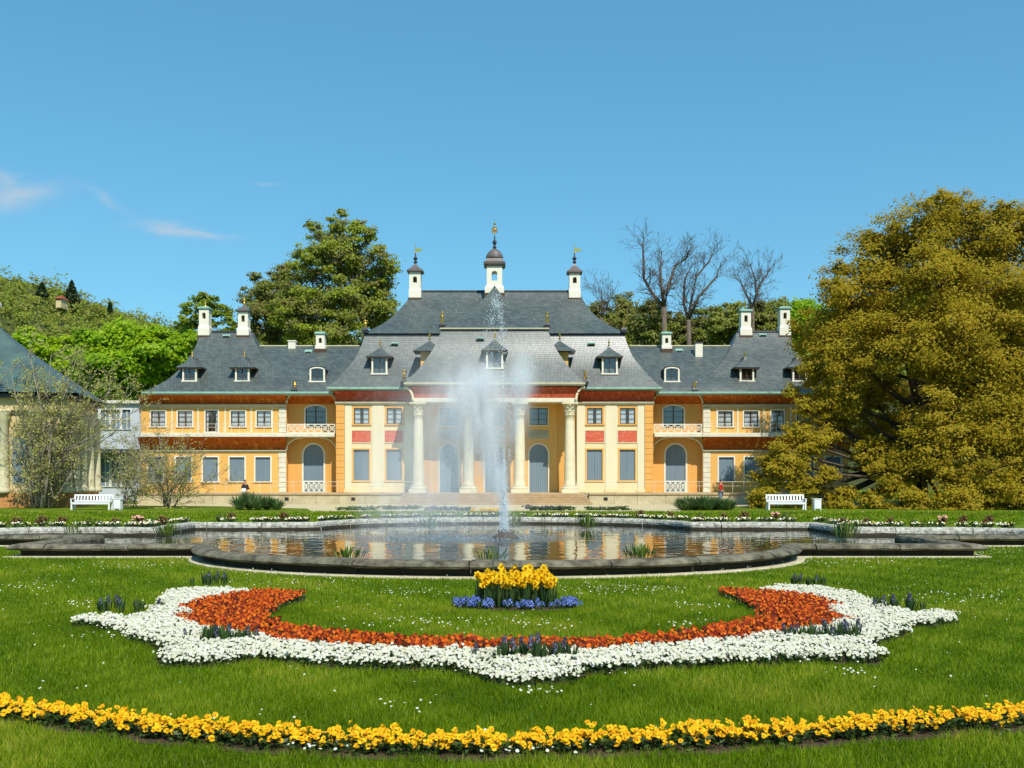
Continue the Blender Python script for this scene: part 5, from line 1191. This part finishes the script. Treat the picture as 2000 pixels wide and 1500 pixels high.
# iris and rush tufts standing in the pond
leafmat('leaf_iris', [(.07,.13,.02), (.12,.19,.03), (.22,.24,.05)], .3)
for px, py, h, n, lab in ((150,1046,.35,40,'green rush tuft by the stone corner at the far left'),(328,1048,.42,46,'green and ochre rush tuft near the far left wall'),(678,1094,.28,34,'rush tuft inside the near rim left of centre'),(838,1034,.45,36,'rush tuft at the far wall left of the jet'),(1000,1033,.5,40,'rush tuft just right behind the jet foot'),
                          (1147,1034,.5,44,'rush tuft at the far wall right of the jet'),(1252,1094,.34,46,'rush tuft inside the near rim right of centre'),(1652,1052,.5,50,'rush tuft near the dark step of the right wall'),(1840,1045,.3,30,'rush tuft by the far right channel'),(960,1098,.3,22,'thin rush tuft inside the near rim behind the daffodils')):
    p = gnd(px, py, WZ); sword_clump('rush_tuft', lab, p, .8, h*1.1, int(n*1.6), 'leaf_iris', 'rush tufts in the pond', w=.018, lean=.6)

# ================================================================== flower beds
def inpoly(pt, poly):
    x, y = pt; c = False; j = len(poly)-1
    for i in range(len(poly)):
        xi, yi = poly[i]; xj, yj = poly[j]
        if (yi > y) != (yj > y) and x < (xj-xi)*(y-yi)/(yj-yi) + xi: c = not c
        j = i
    return c
def inpoly_np(P, poly):
    x, y = P[:, 0], P[:, 1]; c = np.zeros(len(P), bool); j = len(poly)-1
    for i in range(len(poly)):
        xi, yi = poly[i]; xj, yj = poly[j]
        if yi != yj: c ^= ((yi > y) != (yj > y)) & (x < (xj-xi)*(y-yi)/(yj-yi) + xi)
        j = i
    return c
def gpoly(pts, z=.09): return [tuple(gnd(a, b, z).xy) for a, b in pts]
SHARED = [(495,1153),(440,1160),(385,1172),(345,1187),(384,1192),(345,1201),(372,1216),(430,1230),(500,1237),(560,1251),(640,1257),(750,1262),(900,1266),(1020,1268),(1150,1266),(1300,1256),(1440,1246),(1480,1237),(1560,1230),(1630,1217),(1664,1205),(1622,1199),(1616,1190),(1638,1179),(1590,1162),(1530,1156),(1480,1151)]
white_px = [(135,1207),(200,1197),(245,1206),(295,1192),(322,1162),(345,1149),(440,1147)] + SHARED + [(1520,1142),(1600,1145),(1660,1155),(1700,1170),(1740,1182),(1785,1197),(1850,1190),(1862,1206),(1820,1212),(1775,1214),(1768,1230),(1720,1243),(1690,1256),(1730,1271),(1715,1283),(1600,1277),(1500,1282),(1400,1285),(1280,1292),(1150,1299),(1110,1316),(1020,1324),(950,1314),(900,1296),(800,1292),(650,1289),(500,1274),(420,1285),(310,1285),(305,1272),(350,1263),(310,1254),(270,1240),(232,1221),(190,1213)]
orange_px = [(500,1152),(600,1155),(594,1163),(560,1171),(527,1188),(522,1203),(560,1220),(650,1232),(800,1243),(1000,1248),(1200,1243),(1350,1231),(1430,1216),(1488,1203),(1484,1189),(1450,1167),(1408,1154),(1405,1149)] + SHARED[::-1]
WP, OP = gpoly(white_px), gpoly(orange_px)
yellow_px = [(-120,1352),(0,1368),(150,1387),(300,1405),(450,1418),(600,1430),(800,1437),(1000,1438),(1200,1431),(1400,1424),(1600,1412),(1800,1398),(1900,1391),(2000,1383),(2120,1374)]
YL_ = [gnd(a, b+10, .07).xy for a, b in yellow_px]

def seg_poly(path, w):
    L = []; Rr = []
    for i, p in enumerate(path):
        d = (path[min(i+1, len(path)-1)] - path[max(i-1, 0)]).normalized(); n = Vector((-d.y, d.x)); L.append(tuple(p+n*w)); Rr.append(tuple(p-n*w))
    return L + Rr[::-1]
YPOLY = seg_poly(YL_, .17)
def bed(name, polys, z):
    g = MB()
    for P in polys: g.quad(*[(x, y, z) for x, y in P])
    tag(g.build(name, 'soil'), kind='structure')
def grow_poly(P, k): c = [Vector(p) for p in P]; n = len(c); out = []; nr = offset(P); s = 1 if sum(P[i-1][0]*P[i][1]-P[i][0]*P[i-1][1] for i in range(n)) > 0 else -1; return [(p.x+m.x*k*s, p.y+m.y*k*s) for p, m in zip(c, nr)]
bed('flower_bed_soil', [WP], .006); bed('flower_bed_soil', [OP], .010); bed('flower_bed_soil', [seg_poly([p + Vector((0, -.05)) for p in YL_], .16)], .006)
dc = gnd(1008, 1188, 0).xy; DP = [(dc.x + .86*math.cos(a), dc.y + .05 + .42*math.sin(a)) for a in [i*math.pi/12 for i in range(24)]]
bed('flower_bed_soil', [DP], .006)

def petalmat(name, c1, c2, cen=None):
    leafmat(name, [c1, tuple((a+b)/2 for a, b in zip(c1, c2)), c2], .3, .6, .15)
leafmat('petal_yellow', [(.22,.05,.006), (.80,.36,.005), (.88,.48,.007), (.95,.62,.012)], .3, .6, .15); leafmat('petal_orange', [(.08,.012,.004), (.28,.026,.004), (.60,.095,.005), (.78,.20,.009)], .3, .6, .15); petalmat('petal_white', (.62,.60,.42), (.82,.81,.72)); petalmat('petal_blue', (.08,.14,.46), (.24,.34,.70))
petalmat('petal_daffodil', (.85,.50,.006), (.95,.64,.02)); petalmat('petal_hyacinth', (.06,.06,.09), (.16,.16,.23)); petalmat('petal_dark', (.10,.02,.005), (.2,.04,.01))
leafmat('leaf_pansy', [(.025,.05,.012), (.045,.08,.015), (.07,.11,.02)], .25); leafmat('leaf_bulb', [(.03,.07,.02), (.05,.10,.03), (.08,.14,.035)], .25)

def disc_petals(c, nrm, r, npet=5, k=None):
    # a pansy-like flower: overlapping rounded petals round a centre; returns quads
    nrm = Vector(nrm).normalized(); u = nrm.cross(Vector((0,0,1)) if abs(nrm.z) < .95 else Vector((1,0,0))).normalized(); v = nrm.cross(u); c = Vector(c); Q = []
    a0 = random.uniform(0, .3)
    for i in range(npet):
        a = a0 + 2*math.pi*i/npet; d = u*math.cos(a) + v*math.sin(a); s = u*-math.sin(a) + v*math.cos(a); w = r*(.62 if npet < 6 else .36); lift = nrm*random.uniform(-.12, .3)*r
        Q.append([c, c + d*r*.6 + s*w + lift*.5, c + d*r + lift, c + d*r*.6 - s*w + lift*.5])
        Q.append([c + d*r*.6 + s*w + lift*.5, c + d*r*.95 + s*w*.65 + lift, c + d*r*.95 - s*w*.65 + lift, c + d*r*.6 - s*w + lift*.5])
    return Q
def quads_mesh(name, Q, mt, tint=None):
    V = np.array([[tuple(p) for p in q] for q in Q]); o = quad_object(name, V, mt, None, tint); COL.objects.unlink(o); return o
def leaf_tuft(r, h, n, size):
    Q = []
    for i in range(n):
        a = random.random()*6.283; rr = r*math.sqrt(random.random()); c = Vector((rr*math.cos(a), rr*math.sin(a), random.uniform(.1, 1)*h)); d = Vector((math.cos(a)+random.gauss(0,.5), math.sin(a)+random.gauss(0,.5), random.uniform(-.2, .7))).normalized(); s = d.cross(Vector((random.gauss(0,1),random.gauss(0,1),random.gauss(0,1)))).normalized(); L = size*random.uniform(.7, 1.3)
        Q.append([c - d*L, c + s*L*.5, c + d*L, c - s*L*.5])
    return Q
def face_dir(): return Vector((random.gauss(.15, .35), random.gauss(-.75, .3), random.gauss(.75, .25))).normalized()
# prototypes (data shared by all copies)
FOL = [quads_mesh('foliage', leaf_tuft(.085, .085, 40, .022), 'leaf_pansy') for _ in range(4)]
def pansy():
    # two upper, two side and one broad lower petal, each cupped a little, round a dark eye
    n = Vector((0,-.75,.65)).normalized(); u = Vector((1,0,0)); v = n.cross(u); v = -v if v.z < 0 else v; Q = []; T = []
    for a, r, w, l in ((60,.021,.55,.15),(120,.021,.55,.1),(5,.020,.5,.4),(175,.020,.5,.35),(270,.023,.7,.45)):
        a = R(a + random.gauss(0, 7)); r *= random.uniform(.85, 1.15); d = u*math.cos(a) + v*math.sin(a); s = v*math.cos(a) - u*math.sin(a); lf = n*r*(l + random.gauss(0, .18)); tt = random.uniform(.35, 1)
        Q.append([d*.002, d*r*.6 + s*r*w + lf*.4, d*r*.8 + lf*.7, d*r*.6 - s*r*w + lf*.4]); Q.append([d*r*.6 + s*r*w + lf*.4, d*r + s*r*w*.5 + lf, d*r - s*r*w*.5 + lf, d*r*.6 - s*r*w + lf*.4]); T += [tt, tt]
    e = .0045; Q.append([n*.004 + u*e, n*.004 + v*e, n*.004 - u*e, n*.004 - v*e*1.6]); T.append(0.0)
    return quads_mesh('blossom', Q, 'petal_yellow', np.array(T))
YB = [pansy() for _ in range(10)]
def cushion(n, r, h, br, mt, name='blossoms', npet=5):
    Q = []; T = []
    for i in range(n):
        a = random.random()*6.283; rr = r*math.sqrt(random.random()); q = disc_petals((rr*math.cos(a), rr*math.sin(a), h*random.uniform(.8, 1.2) + .02*(1-rr/r)), face_dir(), br*random.uniform(.75, 1.2), npet); Q += q; T += [random.random()]*len(q)
    return quads_mesh(name, Q, mt, np.array(T))
OB = [cushion(10, .095, .09, .0175, 'petal_orange', npet=4) for _ in range(5)]; WB = [cushion(21, .105, .085, .0135, 'petal_white', npet=4) for _ in range(5)]
def scatter_poly(poly, step, excl=None):
    xs = [p[0] for p in poly]; ys = [p[1] for p in poly]; out = []; y = min(ys); k = 0
    while y < max(ys):
        x = min(xs) + (step/2 if k % 2 else 0)
        while x < max(xs):
            p = (x + random.gauss(0, step*.16), y + random.gauss(0, step*.16))
            if inpoly(p, poly) and not (excl and any((p[0]-e[0])**2/e[2]**2 + (p[1]-e[1])**2/e[3]**2 < 1 for e in excl)): out.append(p)
            x += step
        y += step*.87; k += 1
    return out
def ground_mass(name, pts, fol, bl, label, cat):
    # what is left over beyond the individually placed plants: one object
    def collect(o):
        me = o.data; V = np.empty(len(me.vertices)*3, np.float32); me.vertices.foreach_get('co', V); t = np.empty(len(me.polygons), np.float32); me.attributes['tint'].data.foreach_get('value', t); return V.reshape(-1, 4, 3), t
    for nm, src, part in ((name, bl, False), (name + '_foliage', fol, True)):
        D = [collect(o) for o in src]; VV = []; TT = []
        for i, p in enumerate(pts):
            V, t = D[i % len(D)]; a = random.random()*6.283; c, s = math.cos(a), math.sin(a)
            if not part: c, s = math.cos(random.gauss(0, .5)), math.sin(random.gauss(0, .5))
            W = V.copy(); W[..., 0] = V[..., 0]*c - V[..., 1]*s + p[0]; W[..., 1] = V[..., 0]*s + V[..., 1]*c + p[1]; W[..., 2] += p[2] if len(p) > 2 else 0.0; VV.append(W); TT.append(t)
        o = quad_object(nm, np.concatenate(VV), src[0].data.materials[0].name, None, np.concatenate(TT)); tag(o, label + (' leaves' if part else ' blossoms'), cat, kind='stuff')
def plants(pts, name, label, group, bl, massname, masslabel, cat, limit=290):
    pts = sorted(pts, key=lambda p: p[1]); near, rest = pts[:limit], pts[limit:]
    for i, p in enumerate(near):
        t = link_copy(FOL[i % 4], None, (p[0], p[1], 0), (0, 0, random.random()*6.28), random.uniform(.85, 1.15)); t.name = name; tag(t, label, cat, group)
        b = link_copy(bl[i % len(bl)], t, (0, 0, 0), (0, 0, -t.rotation_euler.z + random.gauss(0, .4))); b.name = 'blossoms'; b['kind'] = 'stuff'
    if rest: ground_mass(massname, rest, FOL, bl, masslabel, cat)
HY_SPOTS = [(402,1146,.34,.16,9,.26,'at the back left of the white bed'),(232,1199,.26,.16,8,.25,'near the far left tip of the white bed'),(296,1196,.18,.12,4,.2,'in the left white arm behind the blue fleck'),(432,1262,.42,.17,15,.27,'in the front left of the white bed'),(1026,1296,.46,.17,17,.30,'in the front middle lobe of the white bed'),
            (1582,1147,.30,.15,9,.25,'at the back right of the white bed'),(1752,1196,.34,.16,10,.27,'near the far right tip of the white bed'),(1612,1256,.44,.17,15,.28,'in the front right of the white bed')]
excl = []
for px, py, a, b, n, h, lab in HY_SPOTS: q = gnd(px, py, 0); excl.append((q.x, q.y, a*.8, b*.7))
plants(scatter_poly(OP, .125), 'orange_pansy', 'orange pansy plant in the orange crescent inside the white bed', 'orange pansies', OB, 'orange_pansies', 'orange crescent of pansies', 'flower')
plants(scatter_poly(WP, .135, excl), 'white_pansy', 'white flowering plant in the white border of the crescent bed', 'white flowers', WB, 'white_flowers', 'white border of small flowers', 'flower')
# yellow row: every flower head its own piece
cnt = 0
for row, off in ((-1, .07), (0, .0), (1, -.07)):
    for i in range(len(YL_)-1):
        a, b = YL_[i], YL_[i+1]; L = (b-a).length; d = (b-a)/L; n = Vector((-d.y, d.x)); k = int(L/.112)
        for j in range(k):
            if random.random() < .04: continue
            p = a + d*(L*(j+.5+.25*(row % 2))/k) + n*(off + random.gauss(0, .02)) + d*random.gauss(0, .02)
            if abs(p.x) > 3.9: continue
            t = link_copy(FOL[cnt % 4], None, (p.x, p.y, 0), (0, 0, random.random()*6.28), (1.0, 1.0, random.uniform(.8, 1.1))); t.name = 'yellow_pansy'; cnt += 1
            tag(t, 'yellow pansy plant in the long yellow row across the lawn', 'flower', 'yellow pansies in a row')
            for q in range(random.randint(6, 9)):
                aa = random.random()*6.283; rr = .08*math.sqrt(random.random()); z = random.uniform(.06, .13)
                bl = link_copy(random.choice(YB), t, (rr*math.cos(aa), rr*math.sin(aa), z), (random.gauss(0, .3), random.gauss(0, .3), -t.rotation_euler.z + random.gauss(.1, .5)), random.uniform(.8, 1.15)); bl.name = 'blossom'
# daffodils
def bulb_leaves(n, h, r, w):
    Q = []
    for i in range(n):
        a = random.random()*6.283; s = random.uniform(.02, .28); b = Vector((r*.3*math.cos(a), r*.3*math.sin(a), 0)); tip = b + Vector((math.cos(a)*h*s, math.sin(a)*h*s, h*random.uniform(.75, 1.05))); m = b.lerp(tip, .5) + Vector((0, 0, .02)); sd = Vector((-math.sin(a), math.cos(a), 0))*w; Q.append([b-sd*.7, m-sd, tip, m+sd])
    return Q
def stem_quads(p0, p1, w): p0, p1 = Vector(p0), Vector(p1); return [[p0+Vector((-w,0,0)), p1+Vector((-w,0,0)), p1+Vector((w,0,0)), p0+Vector((w,0,0))], [p0+Vector((0,-w,0)), p1+Vector((0,-w,0)), p1+Vector((0,w,0)), p0+Vector((0,w,0))]]
DL = [quads_mesh('leaves', bulb_leaves(7, .40, .04, .010) + stem_quads((0,0,0), (0,0,.44), .005), 'leaf_bulb') for _ in range(4)]
def daff_head():
    nrm = Vector((0,-.95,.1)).normalized(); Q = disc_petals((0,0,0), nrm, .052, 6); u = Vector((1,0,0)); v = nrm.cross(u)
    for i in range(6):
        a, b = i*math.pi/3, (i+1)*math.pi/3; p = lambda t, r, z: u*math.cos(t)*r + v*math.sin(t)*r + nrm*z
        Q.append([p(a,.013,0), p(b,.013,0), p(b,.022,.042), p(a,.022,.042)])
    return quads_mesh('flower_head', Q, 'petal_daffodil', np.array([random.random()*.6+.4]*12 + [0.0]*6))
DH = [daff_head() for _ in range(5)]
for i in range(92):
    a = random.random()*6.283; r = math.sqrt(random.random()); p = (dc.x + .02 + .55*r*math.cos(a), dc.y + .16 + .24*r*math.sin(a)); hs = random.uniform(.86, 1.06)*(1.0 - .10*abs(r*math.cos(a)) + .16*r*math.sin(a))
    t = link_copy(DL[i % 4], None, (p[0], p[1], 0), (0, 0, random.random()*6.28), (1, 1, hs)); t.name = 'daffodil'; tag(t, 'yellow daffodil in the upright clump at the middle of the lawn', 'flower', 'daffodils in the middle clump')
    for q in range(2 if random.random() < .55 else 1):
        b = link_copy(DH[(i+q) % 5], t, (random.gauss(0,.02), random.gauss(0,.02), .44 - .07*q + random.gauss(0,.012)), (random.gauss(0,.2), random.gauss(0,.25), -t.rotation_euler.z + random.gauss(0, .75))); b.name = 'flower_head'
def spike(n, h0, h1, r, br, mt, nm):
    Q = []; T = []
    for i in range(n):
        a = i*2.4; z = h0 + (h1-h0)*(i+.5)/n; rr = r*(1.15-.8*(i/n)**2); d = Vector((math.cos(a), math.sin(a), .25)); q = disc_petals(Vector((rr*math.cos(a), rr*math.sin(a), z)), d, br, 4); Q += q; T += [random.random()]*len(q)
    return quads_mesh(nm, Q, mt, np.array(T))
ML = [quads_mesh('leaves', bulb_leaves(14, .14, .06, .006), 'leaf_bulb') for _ in range(3)]; MS = [spike(12, .06, .125, .026, .012, 'petal_blue', 'flower_spike') for _ in range(3)]
for i in range(64):
    a = math.pi*(1.0 + (i+.5)/64)*1.0 + random.gauss(0, .05); rx = random.uniform(.62, .82); k = abs(math.cos(a)); 
    if k < .72 and random.random() < .5: continue
    p = (dc.x + rx*math.cos(a), dc.y + .1 + .34*math.sin(a)*random.uniform(.85, 1.05) + random.gauss(0, .03)); t = link_copy(ML[i % 3], None, (p[0], p[1], 0), (0, 0, random.random()*6.28), random.uniform(.8, 1.2)); t.name = 'blue_flower'; tag(t, 'small blue spring flower ringing the foot of the daffodil clump', 'flower', 'blue flowers round the daffodils')
    for q in range(3): b = link_copy(MS[(i+q) % 3], t, (random.gauss(0,.035), random.gauss(0,.03), random.gauss(0, .008)), None, random.uniform(.8, 1.1)); b.name = 'flower_spike'
HL = [quads_mesh('leaves', bulb_leaves(13, .19, .07, .009), 'leaf_bulb') for _ in range(3)]; HS = [spike(16, .11, .2, .017, .012, 'petal_hyacinth', 'flower_spike') for _ in range(3)]
for px, py, ra, rb, n, h, lab in HY_SPOTS:
    c = gnd(px, py, 0)
    for i in range(n):
        a = random.random()*6.283; r = math.sqrt(random.random()); t = link_copy(HL[i % 3], None, (c.x + ra*r*math.cos(a), c.y + rb*r*math.sin(a), 0), (0, 0, random.random()*6.28), h/.2*random.uniform(.62, .95)); t.name = 'hyacinth'
        tag(t, 'faded blue hyacinth in the clump ' + lab, 'flower', 'hyacinths ' + lab)
        if random.random() < .55: b = link_copy(HS[i % 3], t, (0, 0, 0), (random.gauss(0,.12), random.gauss(0,.12), 0)); b.name = 'flower_spike'
# --- planting beyond the pond: low edging flowers, roses, small daffodils
def strip_pts(n, jitter, y_off): 
    idx = [j for j in range(n2) if OUT2[j][1] > PC.y + 1.2]; out = []
    for _ in range(n): j = random.choice(idx); out.append((OUT2[j][0] + NRM[j].x*(y_off + random.uniform(0, jitter)) + random.gauss(0, .15), OUT2[j][1] + NRM[j].y*(y_off + random.uniform(0, jitter)), .27))
    return out
leafmat('petal_mixed', [(.80,.55,.02), (.85,.80,.55), (.9,.9,.85), (.55,.08,.05)], .2, .6, .1)
E = [cushion(8, .16, .13, .026, 'petal_mixed', npet=4) for _ in range(3)]; EF = [quads_mesh('foliage', leaf_tuft(.18, .16, 34, .05), 'leaf_pansy') for _ in range(3)]
ground_mass('edging_flowers', strip_pts(250, .45, .5), EF, E, 'low yellow and white edging flowers behind the far pond wall', 'flower')
leafmat('leaf_rose_red', [(.13,.05,.025), (.20,.09,.035), (.15,.12,.03)], .25); leafmat('leaf_rose_green', [(.06,.09,.012), (.10,.14,.02), (.16,.19,.03)], .25); leafmat('petal_pink', [(.62,.22,.16), (.75,.35,.28), (.8,.5,.42)], .25)
ROSE = {}
for k_, mt in (('red', 'leaf_rose_red'), ('green', 'leaf_rose_green')):
    P, T, N_ = blob_leaves([((0,0,.3),(.28,.25,.26))], 260, 12, .4, .8); o = leaf_object('leaves', P, .055, mt, None, .4); COL.objects.unlink(o); ROSE[k_] = o
RS = quads_mesh('blossoms', sum([disc_petals((random.gauss(0,.16), random.gauss(-.08,.1), .55 + random.gauss(0,.04)), (0,-.7,.7), .05) for _ in range(14)], []), 'petal_pink')
def rose(px, py, kind, lab, pink=False):
    j = min(BIDX, key=lambda j: abs(CX + F*(OUT2[j][0]+NRM[j].x*1.5)/(OUT2[j][1]+NRM[j].y*1.5) - px) + (0 if abs(NRM[j].x) < .5 else 40))
    p = Vector((OUT2[j][0]+NRM[j].x*1.5, OUT2[j][1]+NRM[j].y*1.5)); t = link_copy(ROSE[kind], None, (p.x, p.y, .22), (0, 0, random.random()*.6), random.uniform(.5, .7)); t.name = 'rose_bush'; tag(t, lab, 'bush', 'low bushes behind the far pond wall')
    if pink: b = link_copy(RS, t, (0, 0, 0)); b.name = 'blossoms'
    g = MB()
for i, px in enumerate((8, 72, 120, 178, 232, 280, 340, 388, 440, 520, 560, 600)):
    kind = 'green' if px in (178, 388, 600, 520) else 'red'
    rose(px, 1010 - .012*max(0, px-200), kind, ('green' if kind == 'green' else 'reddish') + f' low bush behind the far pond wall, number {i+1} from the left picture edge', px in (280,))
for i, px in enumerate((1258, 1312, 1360, 1410, 1460, 1515, 1570, 1618, 1685, 1730, 1785, 1850, 1895, 1962)):
    kind = 'green' if px in (1360, 1570, 1785) else 'red'
    rose(px, 1005 + .008*max(0, px-1300), kind, ('green' if kind == 'green' else 'reddish') + f' low bush right of the jet behind the pond, number {i+1} counting towards the beech', px in (1515, 1850))
for i in range(26):
    j = max(BIDX, key=lambda j: OUT2[j][1]); t = link_copy(DL[i % 4], None, (X(966, 40) + random.gauss(0, .26), OUT2[j][1] + 1.3 + random.uniform(-.3, .3), .2), (0, 0, random.random()*6), .8); t.name = 'daffodil'; tag(t, 'yellow daffodil in the far clump beyond the pond behind the jet', 'flower', 'far daffodils behind the jet')
    for q in range(2): b = link_copy(DH[i % 5], t, (random.gauss(0,.05), random.gauss(0,.05), .43), (0, 0, -t.rotation_euler.z), 1.6); b.name = 'flower_head'
# parterre edging of clipped box and violet flowers on the forecourt
for i, (px, D_, w, mt) in enumerate(((880,56.2,2.6,'petal_hyacinth'),(700,56.5,2.2,'leaf_sword'),(1080,56.4,2.4,'leaf_boxwood'),(1190,57.0,2.6,'leaf_boxwood'),(780,58.5,2.4,'leaf_boxwood'),(1060,59,2.2,'petal_hyacinth'))):
    P, T, N_ = blob_leaves([((X(px, D_)+w*(k_-2)/5, D_ + random.gauss(0,.2), .1), (w*.16, .35, .12)) for k_ in range(5)], 700, 10, .4, .8); P[:, 2] = np.maximum(P[:, 2], .03)
    tag(leaf_object('parterre_strip', P, .07, mt, None, .5), ['violet flower strip left of the jet before the steps', 'grey green strip before the left steps end', 'dark green strip right of the jet on the gravel', 'green strip before the right bays', 'green strip behind the violet strip', 'violet strip right of the jet near the steps'][i], 'flower bed', 'parterre strips on the forecourt')

# ================================================================== lawn blades and daisies
leafmat('grass_blade', [(.085,.155,.002), (.15,.25,.003), (.215,.32,.005), (.38,.38,.035)], .42, .5, .2)
def grass(n, y0, y1, h, w, pad=.6):
    y = np.sqrt(RNG.random(n)*(y1**2-y0**2) + y0**2); x = RNG.uniform(-1, 1, n)*(y*CX/F + pad); P = np.stack([x, y], 1)
    keep = ~inpoly_np(P, OUT2)
    for poly in (WP, OP, DP): keep &= ~inpoly_np(P, poly)
    yr = np.array(YL_); yy_ = np.interp(P[:, 0], yr[:, 0], yr[:, 1]); keep &= ~((P[:, 1] > yy_-.2 + .05*np.sin(P[:,0]*9)) & (P[:, 1] < yy_+.13))
    # footing strip outside the rim stays clear
    O = np.array(OUT2); d2 = np.full(len(P), 9.0); near = np.where(P[:, 1] > 15.5)[0]
    for j in range(0, len(near), 20000):
        s = near[j:j+20000]; d2[s] = np.sqrt(((P[s, None, :] - O[None, :, :])**2).sum(2).min(1))
    keep &= d2 > .62
    # worn bare flecks
    nz_ = np.sin(P[:, 0]*1.7+1.3)*np.sin(P[:, 1]*1.3+.4) + .6*np.sin(P[:, 0]*4.1+P[:, 1]*3.3) + .4*np.sin(P[:, 0]*9.7-P[:, 1]*7.1); P = P[keep]; nz_ = nz_[keep]; m = len(P)
    for (bx_, by_, br_) in ((430,1372,.22),(660,1352,.2),(205,1408,.15)):
        q = gnd(bx_, by_); dd = ((P[:, 0]-q.x)/1.6)**2 + ((P[:, 1]-q.y)*1.2)**2; kk = (dd > br_**2*.25) | (RNG.random(m) < .35); P = P[kk]; nz_ = nz_[kk]; m = len(P)
    a = RNG.random(m)*6.283; hh = h*RNG.uniform(.55, 1.25, m)*(1+.12*nz_); ln = hh*RNG.uniform(.1, .8, m); la = RNG.random(m)*6.283
    V = np.zeros((m, 3, 3)); ww = w*RNG.uniform(.7, 1.3, m)
    V[:, 0, :2] = P - np.stack([np.cos(a), np.sin(a)], 1)*ww[:, None]; V[:, 1, :2] = P + np.stack([np.cos(a), np.sin(a)], 1)*ww[:, None]; V[:, 2, :2] = P + np.stack([np.cos(la), np.sin(la)], 1)*ln[:, None]; V[:, 2, 2] = hh
    return V, np.clip(.42 + .24*nz_ + .18*np.sin(P[:, 0]*.9+2)*np.sin(P[:, 1]*.7) + RNG.normal(0, .26, m), 0, 1)
G = [grass(170000, 5.2, 8.2, .055, .0032), grass(200000, 8.2, 13, .055, .0042), grass(200000, 13, 22.5, .055, .0065), grass(40000, 22.5, 27, .06, .01), grass(60000, 38, 54, .09, .03)]
tag(quad_object('grass', np.concatenate([q[0] for q in G]), 'grass_blade', None, np.concatenate([q[1] for q in G]), 3), 'short green grass of the lawn', 'grass', kind='stuff')
# daisies in drifts
Q = []; T = []
spots = [(gnd(px, py).xy, s, n) for px, py, s, n in ((60,1150,1.2,50),(220,1110,1.6,60),(160,1190,.7,26),(240,1250,.6,30),(330,1195,.5,24),(800,1165,.8,40),(480,1120,1.5,40),(560,1145,.8,20),(900,1225,1.0,50),(760,1222,.7,26),(1180,1155,1.2,70),(1050,1228,.8,34),(1280,1160,1.4,40),(1360,1190,.6,26),(1350,1230,.5,20),(1600,1105,1.8,60),(1900,1170,1.2,46),(1960,1085,2.0,50),(1700,1100,1.4,24),(1590,1295,.6,24),(1820,1180,.7,20),(1050,1365,.3,16),(780,1390,.3,10),(600,1480,.25,12),(1040,1475,.35,26),(1640,1325,.3,14),(1170,1330,.3,5),(130,1350,.5,4),(240,1230,.8,20),(1900,1080,1.5,30),(700,1140,1.2,24),(1450,1120,1.2,30))]
for c, s, n in spots:
    for i in range(n):
        p = Vector((c.x + random.gauss(0, s*.4), c.y + random.gauss(0, s*.32)))
        if inpoly(p, OUT2) or inpoly(p, WP) or inpoly(p, OP): continue
        q = disc_petals((p.x, p.y, .06 + random.uniform(0, .015)), (random.gauss(0,.3), random.gauss(-.4,.3), 1), random.uniform(.007, .012), 5); Q += q; T += [random.random()]*len(q)
for i in range(380):
    y = math.sqrt(random.uniform(6.2**2, 21**2)); p = Vector((random.uniform(-1, 1)*y*.52, y))
    if inpoly(p, OUT2) or inpoly(p, WP) or inpoly(p, OP): continue
    q = disc_petals((p.x, p.y, .06), (random.gauss(0,.3), random.gauss(-.4,.3), 1), random.uniform(.006, .010), 5); Q += q; T += [random.random()]*len(q)
o = quads_mesh('daisies', Q, 'petal_white', np.array(T)); COL.objects.link(o); tag(o, 'tiny white daisies sprinkled over the lawn', 'daisies', kind='stuff')
